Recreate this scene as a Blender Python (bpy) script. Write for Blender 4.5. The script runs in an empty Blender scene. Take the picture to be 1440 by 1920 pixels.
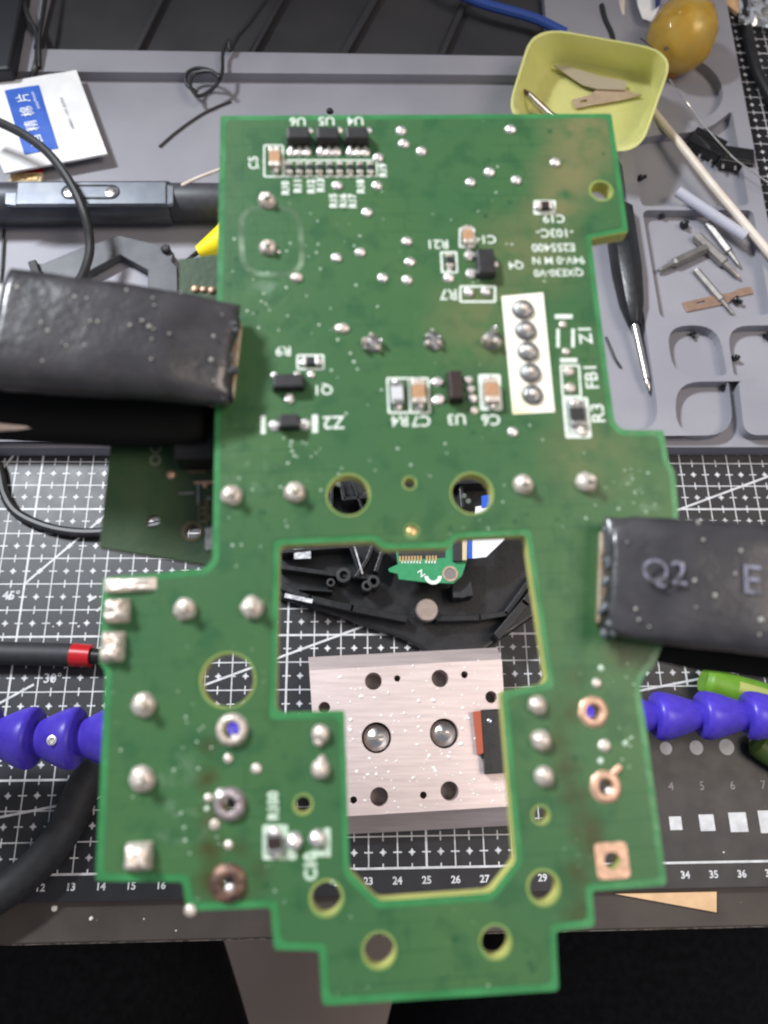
import bpy, bmesh, math, random
from math import sin, cos, pi, radians
from mathutils import Vector, Matrix, Euler, noise
from mathutils.geometry import tessellate_polygon

random.seed(7)
sc = bpy.context.scene
COL = sc.collection
sc.unit_settings.scale_length = 0.01          # one unit is one centimetre

# ---------------------------------------------------------------- camera
F = 1352.46
CAM_LOC = Vector((22.5715, 3.7969, 27.3146))
CAM_ROT = Euler((0.3213, -0.0366, -0.0122), 'XYZ')
cd = bpy.data.cameras.new('camera')
cam = bpy.data.objects.new('camera', cd); COL.objects.link(cam)
cam.location = CAM_LOC; cam.rotation_euler = CAM_ROT
cd.sensor_fit = 'VERTICAL'; cd.sensor_height = 24.0; cd.sensor_width = 18.0
cd.lens = 24.0 * F / 1920.0
cd.clip_start = 0.1; cd.clip_end = 2000
cd.dof.use_dof = True; cd.dof.focus_distance = 15.0; cd.dof.aperture_fstop = 0.195
sc.camera = cam
CM = Matrix.Translation(CAM_LOC) @ CAM_ROT.to_matrix().to_4x4()

# ---------------------------------------------------------------- world, lamps, exposure
w = bpy.data.worlds.new('World'); sc.world = w; w.use_nodes = True
bg = w.node_tree.nodes['Background']
bg.inputs[0].default_value = (0.80, 0.86, 1.0, 1); bg.inputs[1].default_value = 0.36
sc.view_settings.view_transform = 'Standard'; sc.view_settings.look = 'None'
sc.view_settings.exposure = 0.0; sc.view_settings.gamma = 1.0

def area(name, loc, target, size, power, col, sy=None):
    l = bpy.data.lights.new(name, 'AREA'); l.energy = power; l.color = col
    l.shape = 'RECTANGLE'; l.size = size; l.size_y = sy or size
    o = bpy.data.objects.new(name, l); COL.objects.link(o); o.location = loc
    o.rotation_euler = (Vector(target) - Vector(loc)).to_track_quat('-Z', 'Y').to_euler()
    return o
area('desk_lamp_light', (-30, 57, 78), (22, 12, 6), 26, 170000, (0.90, 0.95, 1.0), 7)
area('room_light', (80, 8, 95), (24, 12, 4), 45, 58000, (1.0, 0.85, 0.72))
sc.cycles.max_bounces = 6
try: sc.cycles.use_denoising = True
except Exception: pass

# ---------------------------------------------------------------- coordinates
def ray(px, py): return Vector(((px - 720) / F, -(py - 960) / F, -1.0))
def W(px, py, z=0.0):
    d = CAM_ROT.to_matrix() @ ray(px, py)
    return CAM_LOC + d * ((z - CAM_LOC.z) / d.z)
def S(px, py, z=0.0):                 # centimetres per pixel across
    return (W(px + 1, py, z) - W(px, py, z)).length
D2 = Vector((20000, 745, -1352)).normalized()
D1 = Vector((-270, 5130, -1352)); D1 = (D1 - D2 * D1.dot(D2)).normalized()
NB = D2.cross(D1)
P0 = Vector((0, 0, -6.8))
def B(px, py, h=0.0):                 # point of the circuit board in the board's own frame
    r = ray(px, py); p = P0 + NB * h
    q = r * (NB.dot(p) / NB.dot(r)) - P0
    return Vector((q.dot(D2), q.dot(D1), h))
def BS(px, py, h=0.0): return (B(px + 1, py, h) - B(px, py, h)).length
BM = CM @ Matrix(((D2.x, D1.x, NB.x, P0.x), (D2.y, D1.y, NB.y, P0.y), (D2.z, D1.z, NB.z, P0.z), (0, 0, 0, 1)))

# ---------------------------------------------------------------- materials
def mat(name, col, rough=0.5, metal=0.0, col2=None, scale=4.0, detail=4.0, bump=0.0, bscale=None,
        coat=0.0, trans=0.0, alpha=None, spec=0.5, sss=0.0, lo=0.35, hi=0.65, dust=None, ior=1.45, rvar=0.0):
    m = bpy.data.materials.new(name); m.use_nodes = True
    nt = m.node_tree; b = nt.nodes['Principled BSDF']
    b.inputs['Base Color'].default_value = (*col, 1); b.inputs['Roughness'].default_value = rough
    b.inputs['Metallic'].default_value = metal; b.inputs['IOR'].default_value = ior
    b.inputs['Coat Weight'].default_value = coat; b.inputs['Transmission Weight'].default_value = trans
    b.inputs['Specular IOR Level'].default_value = spec
    if sss:
        b.inputs['Subsurface Weight'].default_value = sss; b.inputs['Subsurface Radius'].default_value = (.3, .3, .2)
        b.inputs['Subsurface Scale'].default_value = 0.5
    tc = nt.nodes.new('ShaderNodeTexCoord')
    src = None
    def ntex(s, d=detail):
        n = nt.nodes.new('ShaderNodeTexNoise'); n.inputs['Scale'].default_value = s; n.inputs['Detail'].default_value = d
        nt.links.new(tc.outputs['Object'], n.inputs['Vector']); return n
    if col2:
        n = ntex(scale); r = nt.nodes.new('ShaderNodeValToRGB')
        r.color_ramp.elements[0].position = lo; r.color_ramp.elements[1].position = hi
        r.color_ramp.elements[0].color = (*col, 1); r.color_ramp.elements[1].color = (*col2, 1)
        nt.links.new(n.outputs['Fac'], r.inputs[0]); src = r.outputs[0]
    if dust:                                   # dust = (colour, scale, size 0..1)
        v = nt.nodes.new('ShaderNodeTexVoronoi'); v.inputs['Scale'].default_value = dust[1]
        nt.links.new(tc.outputs['Object'], v.inputs['Vector'])
        r = nt.nodes.new('ShaderNodeValToRGB'); r.color_ramp.elements[0].position = dust[2] * .6
        r.color_ramp.elements[1].position = dust[2]
        r.color_ramp.elements[0].color = (1, 1, 1, 1); r.color_ramp.elements[1].color = (0, 0, 0, 1)
        nt.links.new(v.outputs['Distance'], r.inputs[0])
        n2 = ntex(dust[1] * .45, 2); r2 = nt.nodes.new('ShaderNodeValToRGB')
        r2.color_ramp.elements[0].position = .5; r2.color_ramp.elements[1].position = .62
        nt.links.new(n2.outputs['Fac'], r2.inputs[0])
        mu = nt.nodes.new('ShaderNodeMath'); mu.operation = 'MULTIPLY'
        nt.links.new(r.outputs[0], mu.inputs[0]); nt.links.new(r2.outputs[0], mu.inputs[1])
        mx = nt.nodes.new('ShaderNodeMix'); mx.data_type = 'RGBA'
        nt.links.new(mu.outputs[0], mx.inputs[0])
        if src: nt.links.new(src, mx.inputs[6])
        else: mx.inputs[6].default_value = (*col, 1)
        mx.inputs[7].default_value = (*dust[0], 1); src = mx.outputs[2]
    if src: nt.links.new(src, b.inputs['Base Color'])
    if rvar:
        n = ntex(scale * 1.7); mr = nt.nodes.new('ShaderNodeMapRange')
        mr.inputs[3].default_value = max(.02, rough - rvar); mr.inputs[4].default_value = min(1, rough + rvar)
        nt.links.new(n.outputs['Fac'], mr.inputs[0]); nt.links.new(mr.outputs[0], b.inputs['Roughness'])
    if bump:
        n = ntex(bscale or scale * 3); bp = nt.nodes.new('ShaderNodeBump'); bp.inputs['Strength'].default_value = bump
        bp.inputs['Distance'].default_value = 0.05
        nt.links.new(n.outputs['Fac'], bp.inputs['Height']); nt.links.new(bp.outputs[0], b.inputs['Normal'])
    if alpha is not None: b.inputs['Alpha'].default_value = alpha
    return m

M = {}
M['mat_black'] = mat('cutting_mat_black', (.011, .011, .013), .42, col2=(.019, .019, .022), scale=.9, bump=.08, bscale=60, dust=((.16, .16, .17), 3.2, .07), rvar=.08)
M['mat_print'] = mat('mat_white_print', (.62, .62, .63), .5, col2=(.46, .46, .47), scale=2.5)
M['mat_print_dim'] = mat('mat_grey_print', (.30, .29, .28), .5, col2=(.22, .21, .20), scale=6)
M['table'] = mat('dark_table_laminate', (.040, .031, .026), .55, col2=(.055, .043, .036), scale=.8, bump=.15, bscale=40, dust=((.3, .27, .22), 1.6, .04))
M['floor'] = mat('beige_floor', (.34, .245, .19), .7, col2=(.38, .28, .22), scale=.1)
M['trouser'] = mat('black_cloth', (.006, .006, .007), .95, col2=(.009, .009, .011), scale=3, bump=.2, bscale=30, spec=.1)
M['tray'] = mat('grey_silicone', (.235, .232, .262), .55, col2=(.275, .271, .300), scale=.25, bump=.10, bscale=50, rvar=.06, dust=((.36, .36, .36), 1.1, .035))
M['trough_shade'] = mat('shaded_grey_silicone', (.022, .022, .025), .6, col2=(.034, .032, .033), scale=.3)  # trough shade painted in as a darker copy of the tray grey
M['paper'] = mat('white_packet_paper', (.80, .79, .78), .55, col2=(.70, .70, .71), scale=.9, bump=.25, bscale=3)
M['blue_print'] = mat('blue_packet_print', (.018, .085, .42), .5, col2=(.028, .11, .48), scale=1.2)
M['white_print'] = mat('white_packet_print', (.85, .87, .9), .5)
M['black_print'] = mat('dark_packet_print', (.05, .05, .07), .6)
M['black_plastic'] = mat('black_plastic', (.011, .011, .012), .32, col2=(.016, .016, .018), scale=2, bump=.12, bscale=14, rvar=.12)
M['black_matte'] = mat('matt_black_plastic', (.016, .016, .017), .6, bump=.1, bscale=20, col2=(.022, .022, .024))
M['black_rubber'] = mat('black_cable_rubber', (.014, .014, .015), .45, col2=(.02, .02, .021), scale=3)
M['grey_tool'] = mat('dark_grey_metal_body', (.075, .078, .088), .38, .55, col2=(.095, .098, .108), scale=1)
M['tool_panel'] = mat('satin_silver_panel', (.20, .215, .25), .33, .7, col2=(.25, .265, .29), scale=1.5)
M['tool_tip'] = mat('dark_grip', (.035, .036, .042), .5, col2=(.045, .046, .052))
M['grey_plate'] = mat('dark_grey_plate', (.060, .062, .068), .5, .2, col2=(.085, .087, .093), scale=1.2)
M['steel'] = mat('brushed_steel', (.62, .60, .57), .28, 1.0, col2=(.5, .48, .46), scale=3)
M['steel_dull'] = mat('dull_steel', (.34, .32, .30), .45, .8, col2=(.24, .225, .21), scale=3)
M['copper_steel'] = mat('brownish_blade_metal', (.36, .24, .17), .45, .5, col2=(.30, .20, .15), scale=3)
M['silver'] = mat('bright_solder', (.82, .76, .74), .30, .75, col2=(.70, .66, .64), scale=30, bump=.25, bscale=45)
M['solder'] = mat('satin_solder', (.66, .60, .54), .40, .55, col2=(.52, .44, .37), scale=14, bump=.35, bscale=22)
M['solder_dark'] = mat('aged_grey_solder', (.28, .28, .27), .34, .7, col2=(.19, .19, .19), scale=18, bump=.3, bscale=30)
M['pink_solder'] = mat('scorched_solder', (.50, .43, .44), .4, .55, col2=(.20, .16, .16), scale=9, bump=.5, bscale=16)
M['burnt'] = mat('burnt_solder', (.055, .035, .028), .4, .3, col2=(.20, .11, .075), scale=9, bump=.4, bscale=20)
M['copper'] = mat('bare_copper', (.70, .42, .29), .42, .5, col2=(.46, .30, .21), scale=12, bump=.2, bscale=20)
M['chip'] = mat('black_epoxy', (.014, .013, .014), .48, col2=(.020, .019, .020), scale=10, bump=.1, bscale=60)
M['chip_brown'] = mat('brown_epoxy', (.022, .012, .010), .5)
M['cap'] = mat('tan_ceramic', (.42, .24, .13), .45, col2=(.34, .19, .10), scale=20)
M['res_white'] = mat('white_ceramic', (.50, .50, .52), .45)
M['silk'] = mat('white_silkscreen', (.70, .74, .68), .55, col2=(.55, .62, .54), scale=16)
M['silk_soft'] = mat('worn_silkscreen', (.50, .58, .48), .6, col2=(.34, .47, .34), scale=18)
M['header_print'] = mat('cream_header_print', (.80, .77, .66), .5, col2=(.74, .66, .32), scale=1.6, lo=.5, hi=.75)
M['ring'] = mat('bare_laminate', (.22, .26, .065), .5, col2=(.14, .24, .065), scale=6)
M['laminate_edge'] = mat('laminate_edge', (.46, .44, .12), .5, sss=.6, col2=(.36, .38, .10), scale=5)
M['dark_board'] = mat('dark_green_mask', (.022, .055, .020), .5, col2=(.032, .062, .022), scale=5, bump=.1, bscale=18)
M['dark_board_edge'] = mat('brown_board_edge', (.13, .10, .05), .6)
M['shrink'] = mat('black_heat_shrink', (.026, .024, .027), .34, col2=(.044, .041, .044), scale=3.0, bump=.16, bscale=12, rvar=.10, coat=.35, spec=.5)
M['jaw_shade'] = mat('shaded_black_sleeve', (.007, .007, .007), .9, spec=.15)  # near-black copy of the sleeve, shade of the lower jaw painted in
M['dust'] = mat('tan_dust', (.42, .40, .35), .6, col2=(.30, .29, .27), scale=9)
M['shrink_print'] = mat('lavender_print', (.19, .19, .26), .5, col2=(.055, .054, .066), scale=11, lo=.42, hi=.62)
M['residue'] = mat('grey_flux_residue', (.13, .14, .15), .35, col2=(.05, .05, .055), scale=9, bump=.5, bscale=18)
M['tan_metal'] = mat('tan_jaw_edge', (.50, .44, .33), .4, .6, col2=(.40, .28, .18), scale=8)
M['purple'] = mat('violet_blue_plastic', (.058, .034, .42), .32, col2=(.082, .052, .50), scale=2.2, bump=.10, bscale=30, spec=.4, rvar=.12, dust=((.20, .18, .5), 3.0, .08))
M['alu'] = mat('brushed_aluminium', (.70, .59, .565), .42, .6, col2=(.60, .50, .48), scale=.9, bump=.14, bscale=5, rvar=.08)
_nt = M['alu'].node_tree                       # grain drawn out along the plate
_mp = _nt.nodes.new('ShaderNodeMapping'); _mp.inputs['Scale'].default_value = (.6, 9, 1)
_tc = [n for n in _nt.nodes if n.type == 'TEX_COORD'][0]; _nt.links.new(_tc.outputs['Object'], _mp.inputs[0])
for _n in _nt.nodes:
    if _n.type == 'TEX_NOISE': _nt.links.new(_mp.outputs[0], _n.inputs['Vector'])
M['alu_side'] = M['alu']
M['hole_dark'] = mat('hole_shade', (.20, .18, .165), .5, .4)
M['red'] = mat('red_plastic', (.42, .012, .016), .3)
M['orange_red'] = mat('orange_red_plastic', (.36, .075, .035), .4)
M['green_rubber'] = mat('lime_green_rubber', (.115, .27, .018), .45, col2=(.15, .32, .025), scale=2)
M['lime_pale'] = mat('pale_lime_rubber', (.42, .46, .13), .5)
M['green_dark'] = mat('olive_green_rubber', (.07, .12, .02), .5)
M['blue_strip'] = mat('blue_plastic_strip', (.022, .060, .26), .4)
M['white_cable'] = mat('cream_cable', (.66, .58, .50), .45, col2=(.60, .52, .43), scale=2)
M['tin_wire'] = mat('solder_wire', (.75, .73, .70), .25, .9)
M['clear_tube'] = mat('frosted_tube', (.62, .62, .70), .3, trans=.35, sss=.2)
M['amber'] = mat('amber_resin', (1.0, .76, .28), .25, col2=(.98, .64, .15), scale=1.1, trans=.35, coat=.6, bump=.6, bscale=3.0, sss=.7, ior=1.3)
M['wrap_film'] = mat('clear_amber_film', (1.0, .86, .52), .03, trans=1.0, ior=1.3, bump=1.0, bscale=3.4, scale=1, spec=.8)
M['amber_dark'] = mat('orange_resin_drip', (.60, .19, .02), .2, coat=.8)
M['lime_box'] = mat('translucent_lime_plastic', (.93, .91, .40), .26, trans=.45, sss=.6, col2=(.90, .89, .36), scale=1)
M['blade'] = mat('tan_blade_metal', (.52, .40, .30), .4, .3, col2=(.45, .34, .26), scale=3)
M['blade_dull'] = mat('grey_blade_metal', (.46, .40, .32), .4, .3)
M['yellow'] = mat('yellow_sleeve_plastic', (.80, .66, .01), .4)
M['flex_green'] = mat('bright_green_mask', (.03, .22, .09), .35, col2=(.04, .26, .11), scale=4)
M['gold'] = mat('gold_contacts', (.70, .48, .22), .35, .7)
M['ribbon_white'] = mat('white_ribbon', (.80, .80, .82), .4)
M['ribbon_blue'] = mat('blue_stiffener', (.02, .09, .48), .4)
M['tan_plastic'] = mat('tan_plastic', (.55, .45, .28), .5)
M['magnet'] = mat('nickel_disc', (.60, .50, .43), .3, .9, col2=(.5, .40, .34), scale=4)
M['label_white'] = mat('white_label', (.62, .62, .64), .6, col2=(.25, .25, .27), scale=7)
M['wood'] = mat('pale_wood', (.66, .43, .24), .55, col2=(.58, .37, .20), scale=2)
M['clear_bag'] = mat('clear_film', (.8, .8, .78), .12, trans=.85, bump=.8, bscale=1.6, coat=.5)
M['crumb'] = mat('pale_crumbs', (.80, .78, .74), .5)
M['wall_dark'] = mat('dark_casing', (.012, .012, .016), .5)

# solder mask: colour, traces and stains fixed to the board
def mask_material(name, base, alt, dark, stain):
    m = bpy.data.materials.new(name); m.use_nodes = True
    nt = m.node_tree; b = nt.nodes['Principled BSDF']; L = nt.links.new
    b.inputs['Roughness'].default_value = .42; b.inputs['Specular IOR Level'].default_value = .35
    tc = nt.nodes.new('ShaderNodeTexCoord')
    def noise_(s, d=4, vec=None):
        n = nt.nodes.new('ShaderNodeTexNoise'); n.inputs['Scale'].default_value = s; n.inputs['Detail'].default_value = d
        L(vec or tc.outputs['Object'], n.inputs['Vector']); return n.outputs['Fac']
    def ramp(x, p0, p1, c0=(0, 0, 0), c1=(1, 1, 1)):
        r = nt.nodes.new('ShaderNodeValToRGB'); r.color_ramp.elements[0].position = p0; r.color_ramp.elements[1].position = p1
        r.color_ramp.elements[0].color = (*c0, 1); r.color_ramp.elements[1].color = (*c1, 1); L(x, r.inputs[0]); return r.outputs[0]
    def mix(f, a, c):
        x = nt.nodes.new('ShaderNodeMix'); x.data_type = 'RGBA'; L(f, x.inputs[0])
        for s, v in ((6, a), (7, c)):
            if isinstance(v, tuple): x.inputs[s].default_value = (*v, 1)
            else: L(v, x.inputs[s])
        return x.outputs[2]
    def mul(a, c):
        x = nt.nodes.new('ShaderNodeMath'); x.operation = 'MULTIPLY'
        for i, v in enumerate((a, c)):
            if isinstance(v, (int, float)): x.inputs[i].default_value = v
            else: L(v, x.inputs[i])
        return x.outputs[0]
    def blob(px, py, rad, soft=.5):             # a stain: distance to a place on the board
        p = B(px, py)
        d = nt.nodes.new('ShaderNodeVectorMath'); d.operation = 'DISTANCE'; d.inputs[1].default_value = (p.x, p.y, 0)
        mp = nt.nodes.new('ShaderNodeVectorMath'); mp.operation = 'MULTIPLY'; mp.inputs[1].default_value = (1, 1, 0)
        L(tc.outputs['Object'], mp.inputs[0]); L(mp.outputs[0], d.inputs[0])
        return ramp(d.outputs['Value'], rad * (1 - soft), rad, (1, 1, 1), (0, 0, 0))
    c = mix(ramp(noise_(.55, 5), .38, .62), base, alt)
    c = mix(mul(ramp(noise_(3.2, 6), .52, .64), .45), c, dark)
    v2 = nt.nodes.new('ShaderNodeTexVoronoi'); v2.inputs['Scale'].default_value = 11; L(tc.outputs['Object'], v2.inputs['Vector'])
    specks = mul(ramp(v2.outputs['Distance'], .06, .14, (1, 1, 1), (0, 0, 0)), ramp(noise_(2.1, 2), .56, .66))
    c = mix(mul(specks, .35), c, (.40, .52, .38))
    # straight track gaps seen through the mask
    br = nt.nodes.new('ShaderNodeTexBrick'); br.inputs['Scale'].default_value = 1.15; br.inputs['Mortar Size'].default_value = .010
    br.inputs['Color1'].default_value = br.inputs['Color2'].default_value = (0, 0, 0, 1); br.inputs['Mortar'].default_value = (1, 1, 1, 1)
    br.offset = .37; br.squash = 1.4; L(tc.outputs['Object'], br.inputs['Vector'])
    c = mix(mul(mul(br.outputs['Color'], ramp(noise_(.9, 1), .47, .56)), .38), c, dark)
    # olive heat discolouration and brown flux marks
    for px, py, rad, k in ((1095, 250, .60, 1.0), (1070, 330, .55, .95), (1040, 390, .40, .8), (990, 470, .75, .55), (900, 600, .7, .5), (1100, 850, .6, .45)):
        c = mix(mul(mul(blob(px, py, rad, .8), ramp(noise_(3.4, 5), .30, .52)), k), c, stain)
    for px, py, rad, k in ((1060, 1335, .20, .8), (1045, 1390, .17, .6), (1062, 1440, .17, .8), (1078, 1500, .19, .9), (1100, 1555, .20, 1), (1118, 1590, .18, .8), (1082, 1640, .18, .7), (1090, 1715, .22, .7), (1165, 1220, .25, .6), (1075, 1270, .15, .4),
                           (395, 1400, .13, .7), (388, 1460, .14, .9), (392, 1530, .15, .9), (394, 1590, .17, .9), (400, 1650, .20, 1), (440, 1712, .24, .8), (478, 1640, .18, .6), (452, 1590, .13, .6)):
        c = mix(mul(mul(blob(px, py, rad, .95), ramp(noise_(5, 5), .22, .52)), k), c, (.040, .034, .008))
    v = nt.nodes.new('ShaderNodeTexVoronoi'); v.inputs['Scale'].default_value = 5.2; L(tc.outputs['Object'], v.inputs['Vector'])
    vias = mul(ramp(v.outputs['Distance'], .10, .19, (1, 1, 1), (0, 0, 0)), ramp(noise_(1.1, 2), .50, .60))
    c = mix(mul(vias, .85), c, dark)
    # pale worn spots of flux
    for px, py, rad, k in ((340, 1540, .30, .16), (330, 1450, .22, .12), (505, 540, .25, .16), (470, 880, .3, .15), (1200, 930, .25, .3)):
        c = mix(mul(mul(blob(px, py, rad, .9), ramp(noise_(6, 5), .50, .62)), k), c, (.45, .58, .46))
    L(c, b.inputs['Base Color'])
    bp = nt.nodes.new('ShaderNodeBump'); bp.inputs['Strength'].default_value = .18; bp.inputs['Distance'].default_value = .02
    L(noise_(7, 6), bp.inputs['Height']); L(bp.outputs[0], b.inputs['Normal'])
    return m
M['pour'] = mask_material('green_solder_mask', (.032, .100, .036), (.044, .110, .037), (.008, .062, .022), (.145, .140, .060))
M['mask_edge'] = mat('bright_green_mask_border', (.022, .138, .040), .36, col2=(.034, .19, .06), scale=3, bump=.15, bscale=10, spec=.6)
M['mask_rim'] = mat('pale_green_cut_edge', (.16, .42, .20), .42, col2=(.09, .33, .13), scale=4)

# ---------------------------------------------------------------- mesh helpers
def geo(): return ([], [])
def add(g, v, f):
    o = len(g[0]); g[0].extend(Vector(x) for x in v); g[1].extend(tuple(i + o for i in q) for q in f); return g
def xf(g, m): return ([m @ v for v in g[0]], g[1])
def make(name, g, m, parent=None, smooth=False, bevel=0.0, seg=2, angle=35):
    me = bpy.data.meshes.new(name); me.from_pydata([tuple(v) for v in g[0]], [], g[1])
    bm = bmesh.new(); bm.from_mesh(me); bmesh.ops.recalc_face_normals(bm, faces=bm.faces)
    bm.to_mesh(me); bm.free()
    if isinstance(m, str): m = M[m]
    me.materials.append(m)
    if smooth:
        for p in me.polygons: p.use_smooth = True
        if smooth != 'all': me.set_sharp_from_angle(angle=radians(angle))
    o = bpy.data.objects.new(name, me); COL.objects.link(o)
    if parent: o.parent = parent
    if bevel:
        b = o.modifiers.new('bevel', 'BEVEL'); b.width = bevel; b.segments = seg; b.limit_method = 'ANGLE'; b.angle_limit = radians(40)
    return o
def tag(o, label, cat, group=None, kind=None):
    if label: o['label'] = label
    if cat: o['category'] = cat
    if group: o['group'] = group
    if kind: o['kind'] = kind
    return o
def empty(name, loc=(0, 0, 0), rz=0, mw=None):
    o = bpy.data.objects.new(name, None); COL.objects.link(o); o.empty_display_size = .5
    if mw is not None: o.matrix_world = mw
    else: o.location = loc; o.rotation_euler = (0, 0, rz)
    return o
def box(c, s, rz=0.0, taper=0.0):
    x, y, z = s[0] / 2, s[1] / 2, s[2] / 2; t = 1 - taper
    v = [Vector((a * x * (t if d > 0 else 1), b_ * y * (t if d > 0 else 1), d * z)) for d in (-1, 1) for b_ in (-1, 1) for a in (-1, 1)]
    r = Matrix.Rotation(rz, 3, 'Z')
    return ([r @ q + Vector(c) for q in v], [(0, 2, 3, 1), (4, 5, 7, 6), (0, 1, 5, 4), (1, 3, 7, 5), (3, 2, 6, 7), (2, 0, 4, 6)])
def lathe(prof, n=20, c=(0, 0, 0), axis=None, wob=0.0, seed=0):
    v, f = [], []; k = len(prof); rnd = random.Random(seed)
    ws = [1 + wob * (rnd.random() - .5) for _ in range(n)]
    for i in range(n):
        a = 2 * pi * i / n
        for r, z in prof: v.append(Vector((r * ws[i] * cos(a), r * ws[i] * sin(a), z)))
    for i in range(n):
        j = (i + 1) % n
        for q in range(k - 1):
            f.append((i * k + q, j * k + q, j * k + q + 1, i * k + q + 1))
    if prof[0][0] > 1e-6: f.append(tuple(i * k for i in range(n))[::-1])
    if prof[-1][0] > 1e-6: f.append(tuple(i * k + k - 1 for i in range(n)))
    if axis is not None:
        q = Vector((0, 0, 1)).rotation_difference(Vector(axis)); v = [q @ p for p in v]
    return ([p + Vector(c) for p in v], f)
def rod(a, b, r0, r1=None, n=14):
    a, b = Vector(a), Vector(b); L = (b - a).length
    return lathe([(r0, 0), (r0 if r1 is None else r1, L)], n, a, b - a)
def dome(c, r, h, n=18, k=6, seed=0, wob=.12, sx=1, sy=1):
    rnd = random.Random(seed * 31 + 5)
    prof = [(r * 1.0, -.005)] + [(r * cos(t * pi / 2 / k), h * sin(t * pi / 2 / k)) for t in range(k)]
    g = lathe(prof + [(0, h)], n, (0, 0, 0), None, wob, seed)
    tilt = Vector((rnd.uniform(-.2, .2), rnd.uniform(-.2, .2), 0))
    return ([Vector((p.x * sx + tilt.x * p.z, p.y * sy + tilt.y * p.z, p.z)) + Vector(c) for p in g[0]], g[1])
def prism(loops, z0, z1, top=True, bottom=True):
    loops = [[Vector((p[0], p[1], 0)) for p in l] for l in loops]
    tris = tessellate_polygon(loops); flat = [p for l in loops for p in l]; n = len(flat)
    v = [Vector((p.x, p.y, z0)) for p in flat] + [Vector((p.x, p.y, z1)) for p in flat]; f = []
    if bottom: f += [tuple(reversed(t)) for t in tris]
    if top: f += [tuple(i + n for i in t) for t in tris]
    o = 0
    for l in loops:
        k = len(l)
        for i in range(k): f.append((o + i, o + (i + 1) % k, n + o + (i + 1) % k, n + o + i))
        o += k
    return (v, f)
def sheet(loops, z):
    loops = [[Vector((p[0], p[1], 0)) for p in l] for l in loops]
    tris = tessellate_polygon(loops)
    return ([Vector((p.x, p.y, z)) for l in loops for p in l], [tuple(t) for t in tris])
def circ(c, r, n=28, ry=None): return [Vector((c[0] + r * cos(2 * pi * i / n), c[1] + (ry or r) * sin(2 * pi * i / n), 0)) for i in range(n)]
def round_loop(pts, rads, n=6):
    out = []; k = len(pts); P = [Vector((p[0], p[1], 0)) for p in pts]
    if not isinstance(rads, (list, tuple)): rads = [rads] * k
    for i in range(k):
        a, b, c = P[i - 1], P[i], P[(i + 1) % k]; r = rads[i]
        if r <= 0: out.append(b); continue
        d0 = (a - b); d1 = (c - b); t = min(r, d0.length * .48, d1.length * .48)
        p0 = b + d0.normalized() * t; p1 = b + d1.normalized() * t
        for j in range(n + 1):
            s = j / n; out.append(p0 * (1 - s) ** 2 + b * 2 * s * (1 - s) + p1 * s * s)
    return out
def cat(pts, sub=8, closed=False):
    P = [Vector(p) for p in pts]
    if len(P) < 3 and not closed: return P
    out = []; n = len(P)
    for i in range(n if closed else n - 1):
        p1, p2 = P[i], P[(i + 1) % n]
        p0 = P[i - 1] if (closed or i > 0) else p1 * 2 - p2
        p3 = P[(i + 2) % n] if (closed or i + 2 < n) else p2 * 2 - p1
        for s in range(sub):
            t = s / sub
            out.append(.5 * ((2 * p1) + (p2 - p0) * t + (2 * p0 - 5 * p1 + 4 * p2 - p3) * t * t + (3 * p1 - p0 - 3 * p2 + p3) * t ** 3))
    if not closed: out.append(P[-1])
    return out
def tube(pts, r, n=10, sub=8, rad=None, flat=1.0):
    P = cat(pts, sub); v, f = [], []; up = Vector((0, 0, 1)); k = len(P); pn = None
    for i, p in enumerate(P):
        t = (P[min(i + 1, k - 1)] - P[max(i - 1, 0)]).normalized()
        if pn is None:
            x = t.cross(up)
            if x.length < .01: x = t.cross(Vector((1, 0, 0)))
            x.normalize()
        else: x = (pn - t * pn.dot(t)).normalized()
        pn = x; y = x.cross(t)
        rr = rad(i / (k - 1)) * r if rad else r
        for j in range(n):
            a = 2 * pi * j / n; v.append(p + x * rr * cos(a) + y * rr * flat * sin(a))
    for i in range(k - 1):
        for j in range(n): f.append((i * n + j, i * n + (j + 1) % n, (i + 1) * n + (j + 1) % n, (i + 1) * n + j))
    f.append(tuple(range(n))[::-1]); f.append(tuple((k - 1) * n + j for j in range(n)))
    return (v, f)
def text_geo(s, size, bold=0.0):
    c = bpy.data.curves.new('lettering', 'FONT'); c.body = s; c.size = size; c.offset = bold; c.resolution_u = 3
    o = bpy.data.objects.new('lettering', c); COL.objects.link(o)
    dg = bpy.context.evaluated_depsgraph_get(); dg.update()
    me = o.evaluated_get(dg).to_mesh()
    v = [x.co.copy() for x in me.vertices]; f = [tuple(p.vertices) for p in me.polygons]
    o.evaluated_get(dg).to_mesh_clear(); bpy.data.objects.remove(o); bpy.data.curves.remove(c)
    if v:
        lo = Vector((min(p.x for p in v), min(p.y for p in v), 0)); hi = Vector((max(p.x for p in v), max(p.y for p in v), 0))
        m = (lo + hi) / 2; v = [p - m for p in v]
    return (v, f)
def place(g, c, rz=0.0, sx=1.0, sy=1.0):
    m = Matrix.Translation(Vector(c)) @ Matrix.Rotation(rz, 4, 'Z') @ Matrix.Diagonal((sx, sy, 1, 1)); return xf(g, m)
def to_height(g, h):
    ys = [p.y for p in g[0]]; k = h / (max(ys) - min(ys)); return ([p * k for p in g[0]], g[1])
def merge(*gs):
    o = geo()
    for g in gs: add(o, *g)
    return o
def poly(*pp, z=0.0): return [W(x, y, z) for x, y in pp]

# ================================================================ the setting
o = make('floor', box((20, 10, -74), (260, 260, 2)), 'floor'); tag(o, 'beige floor seen in the gap below the table edge', 'floor', kind='structure')

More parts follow.
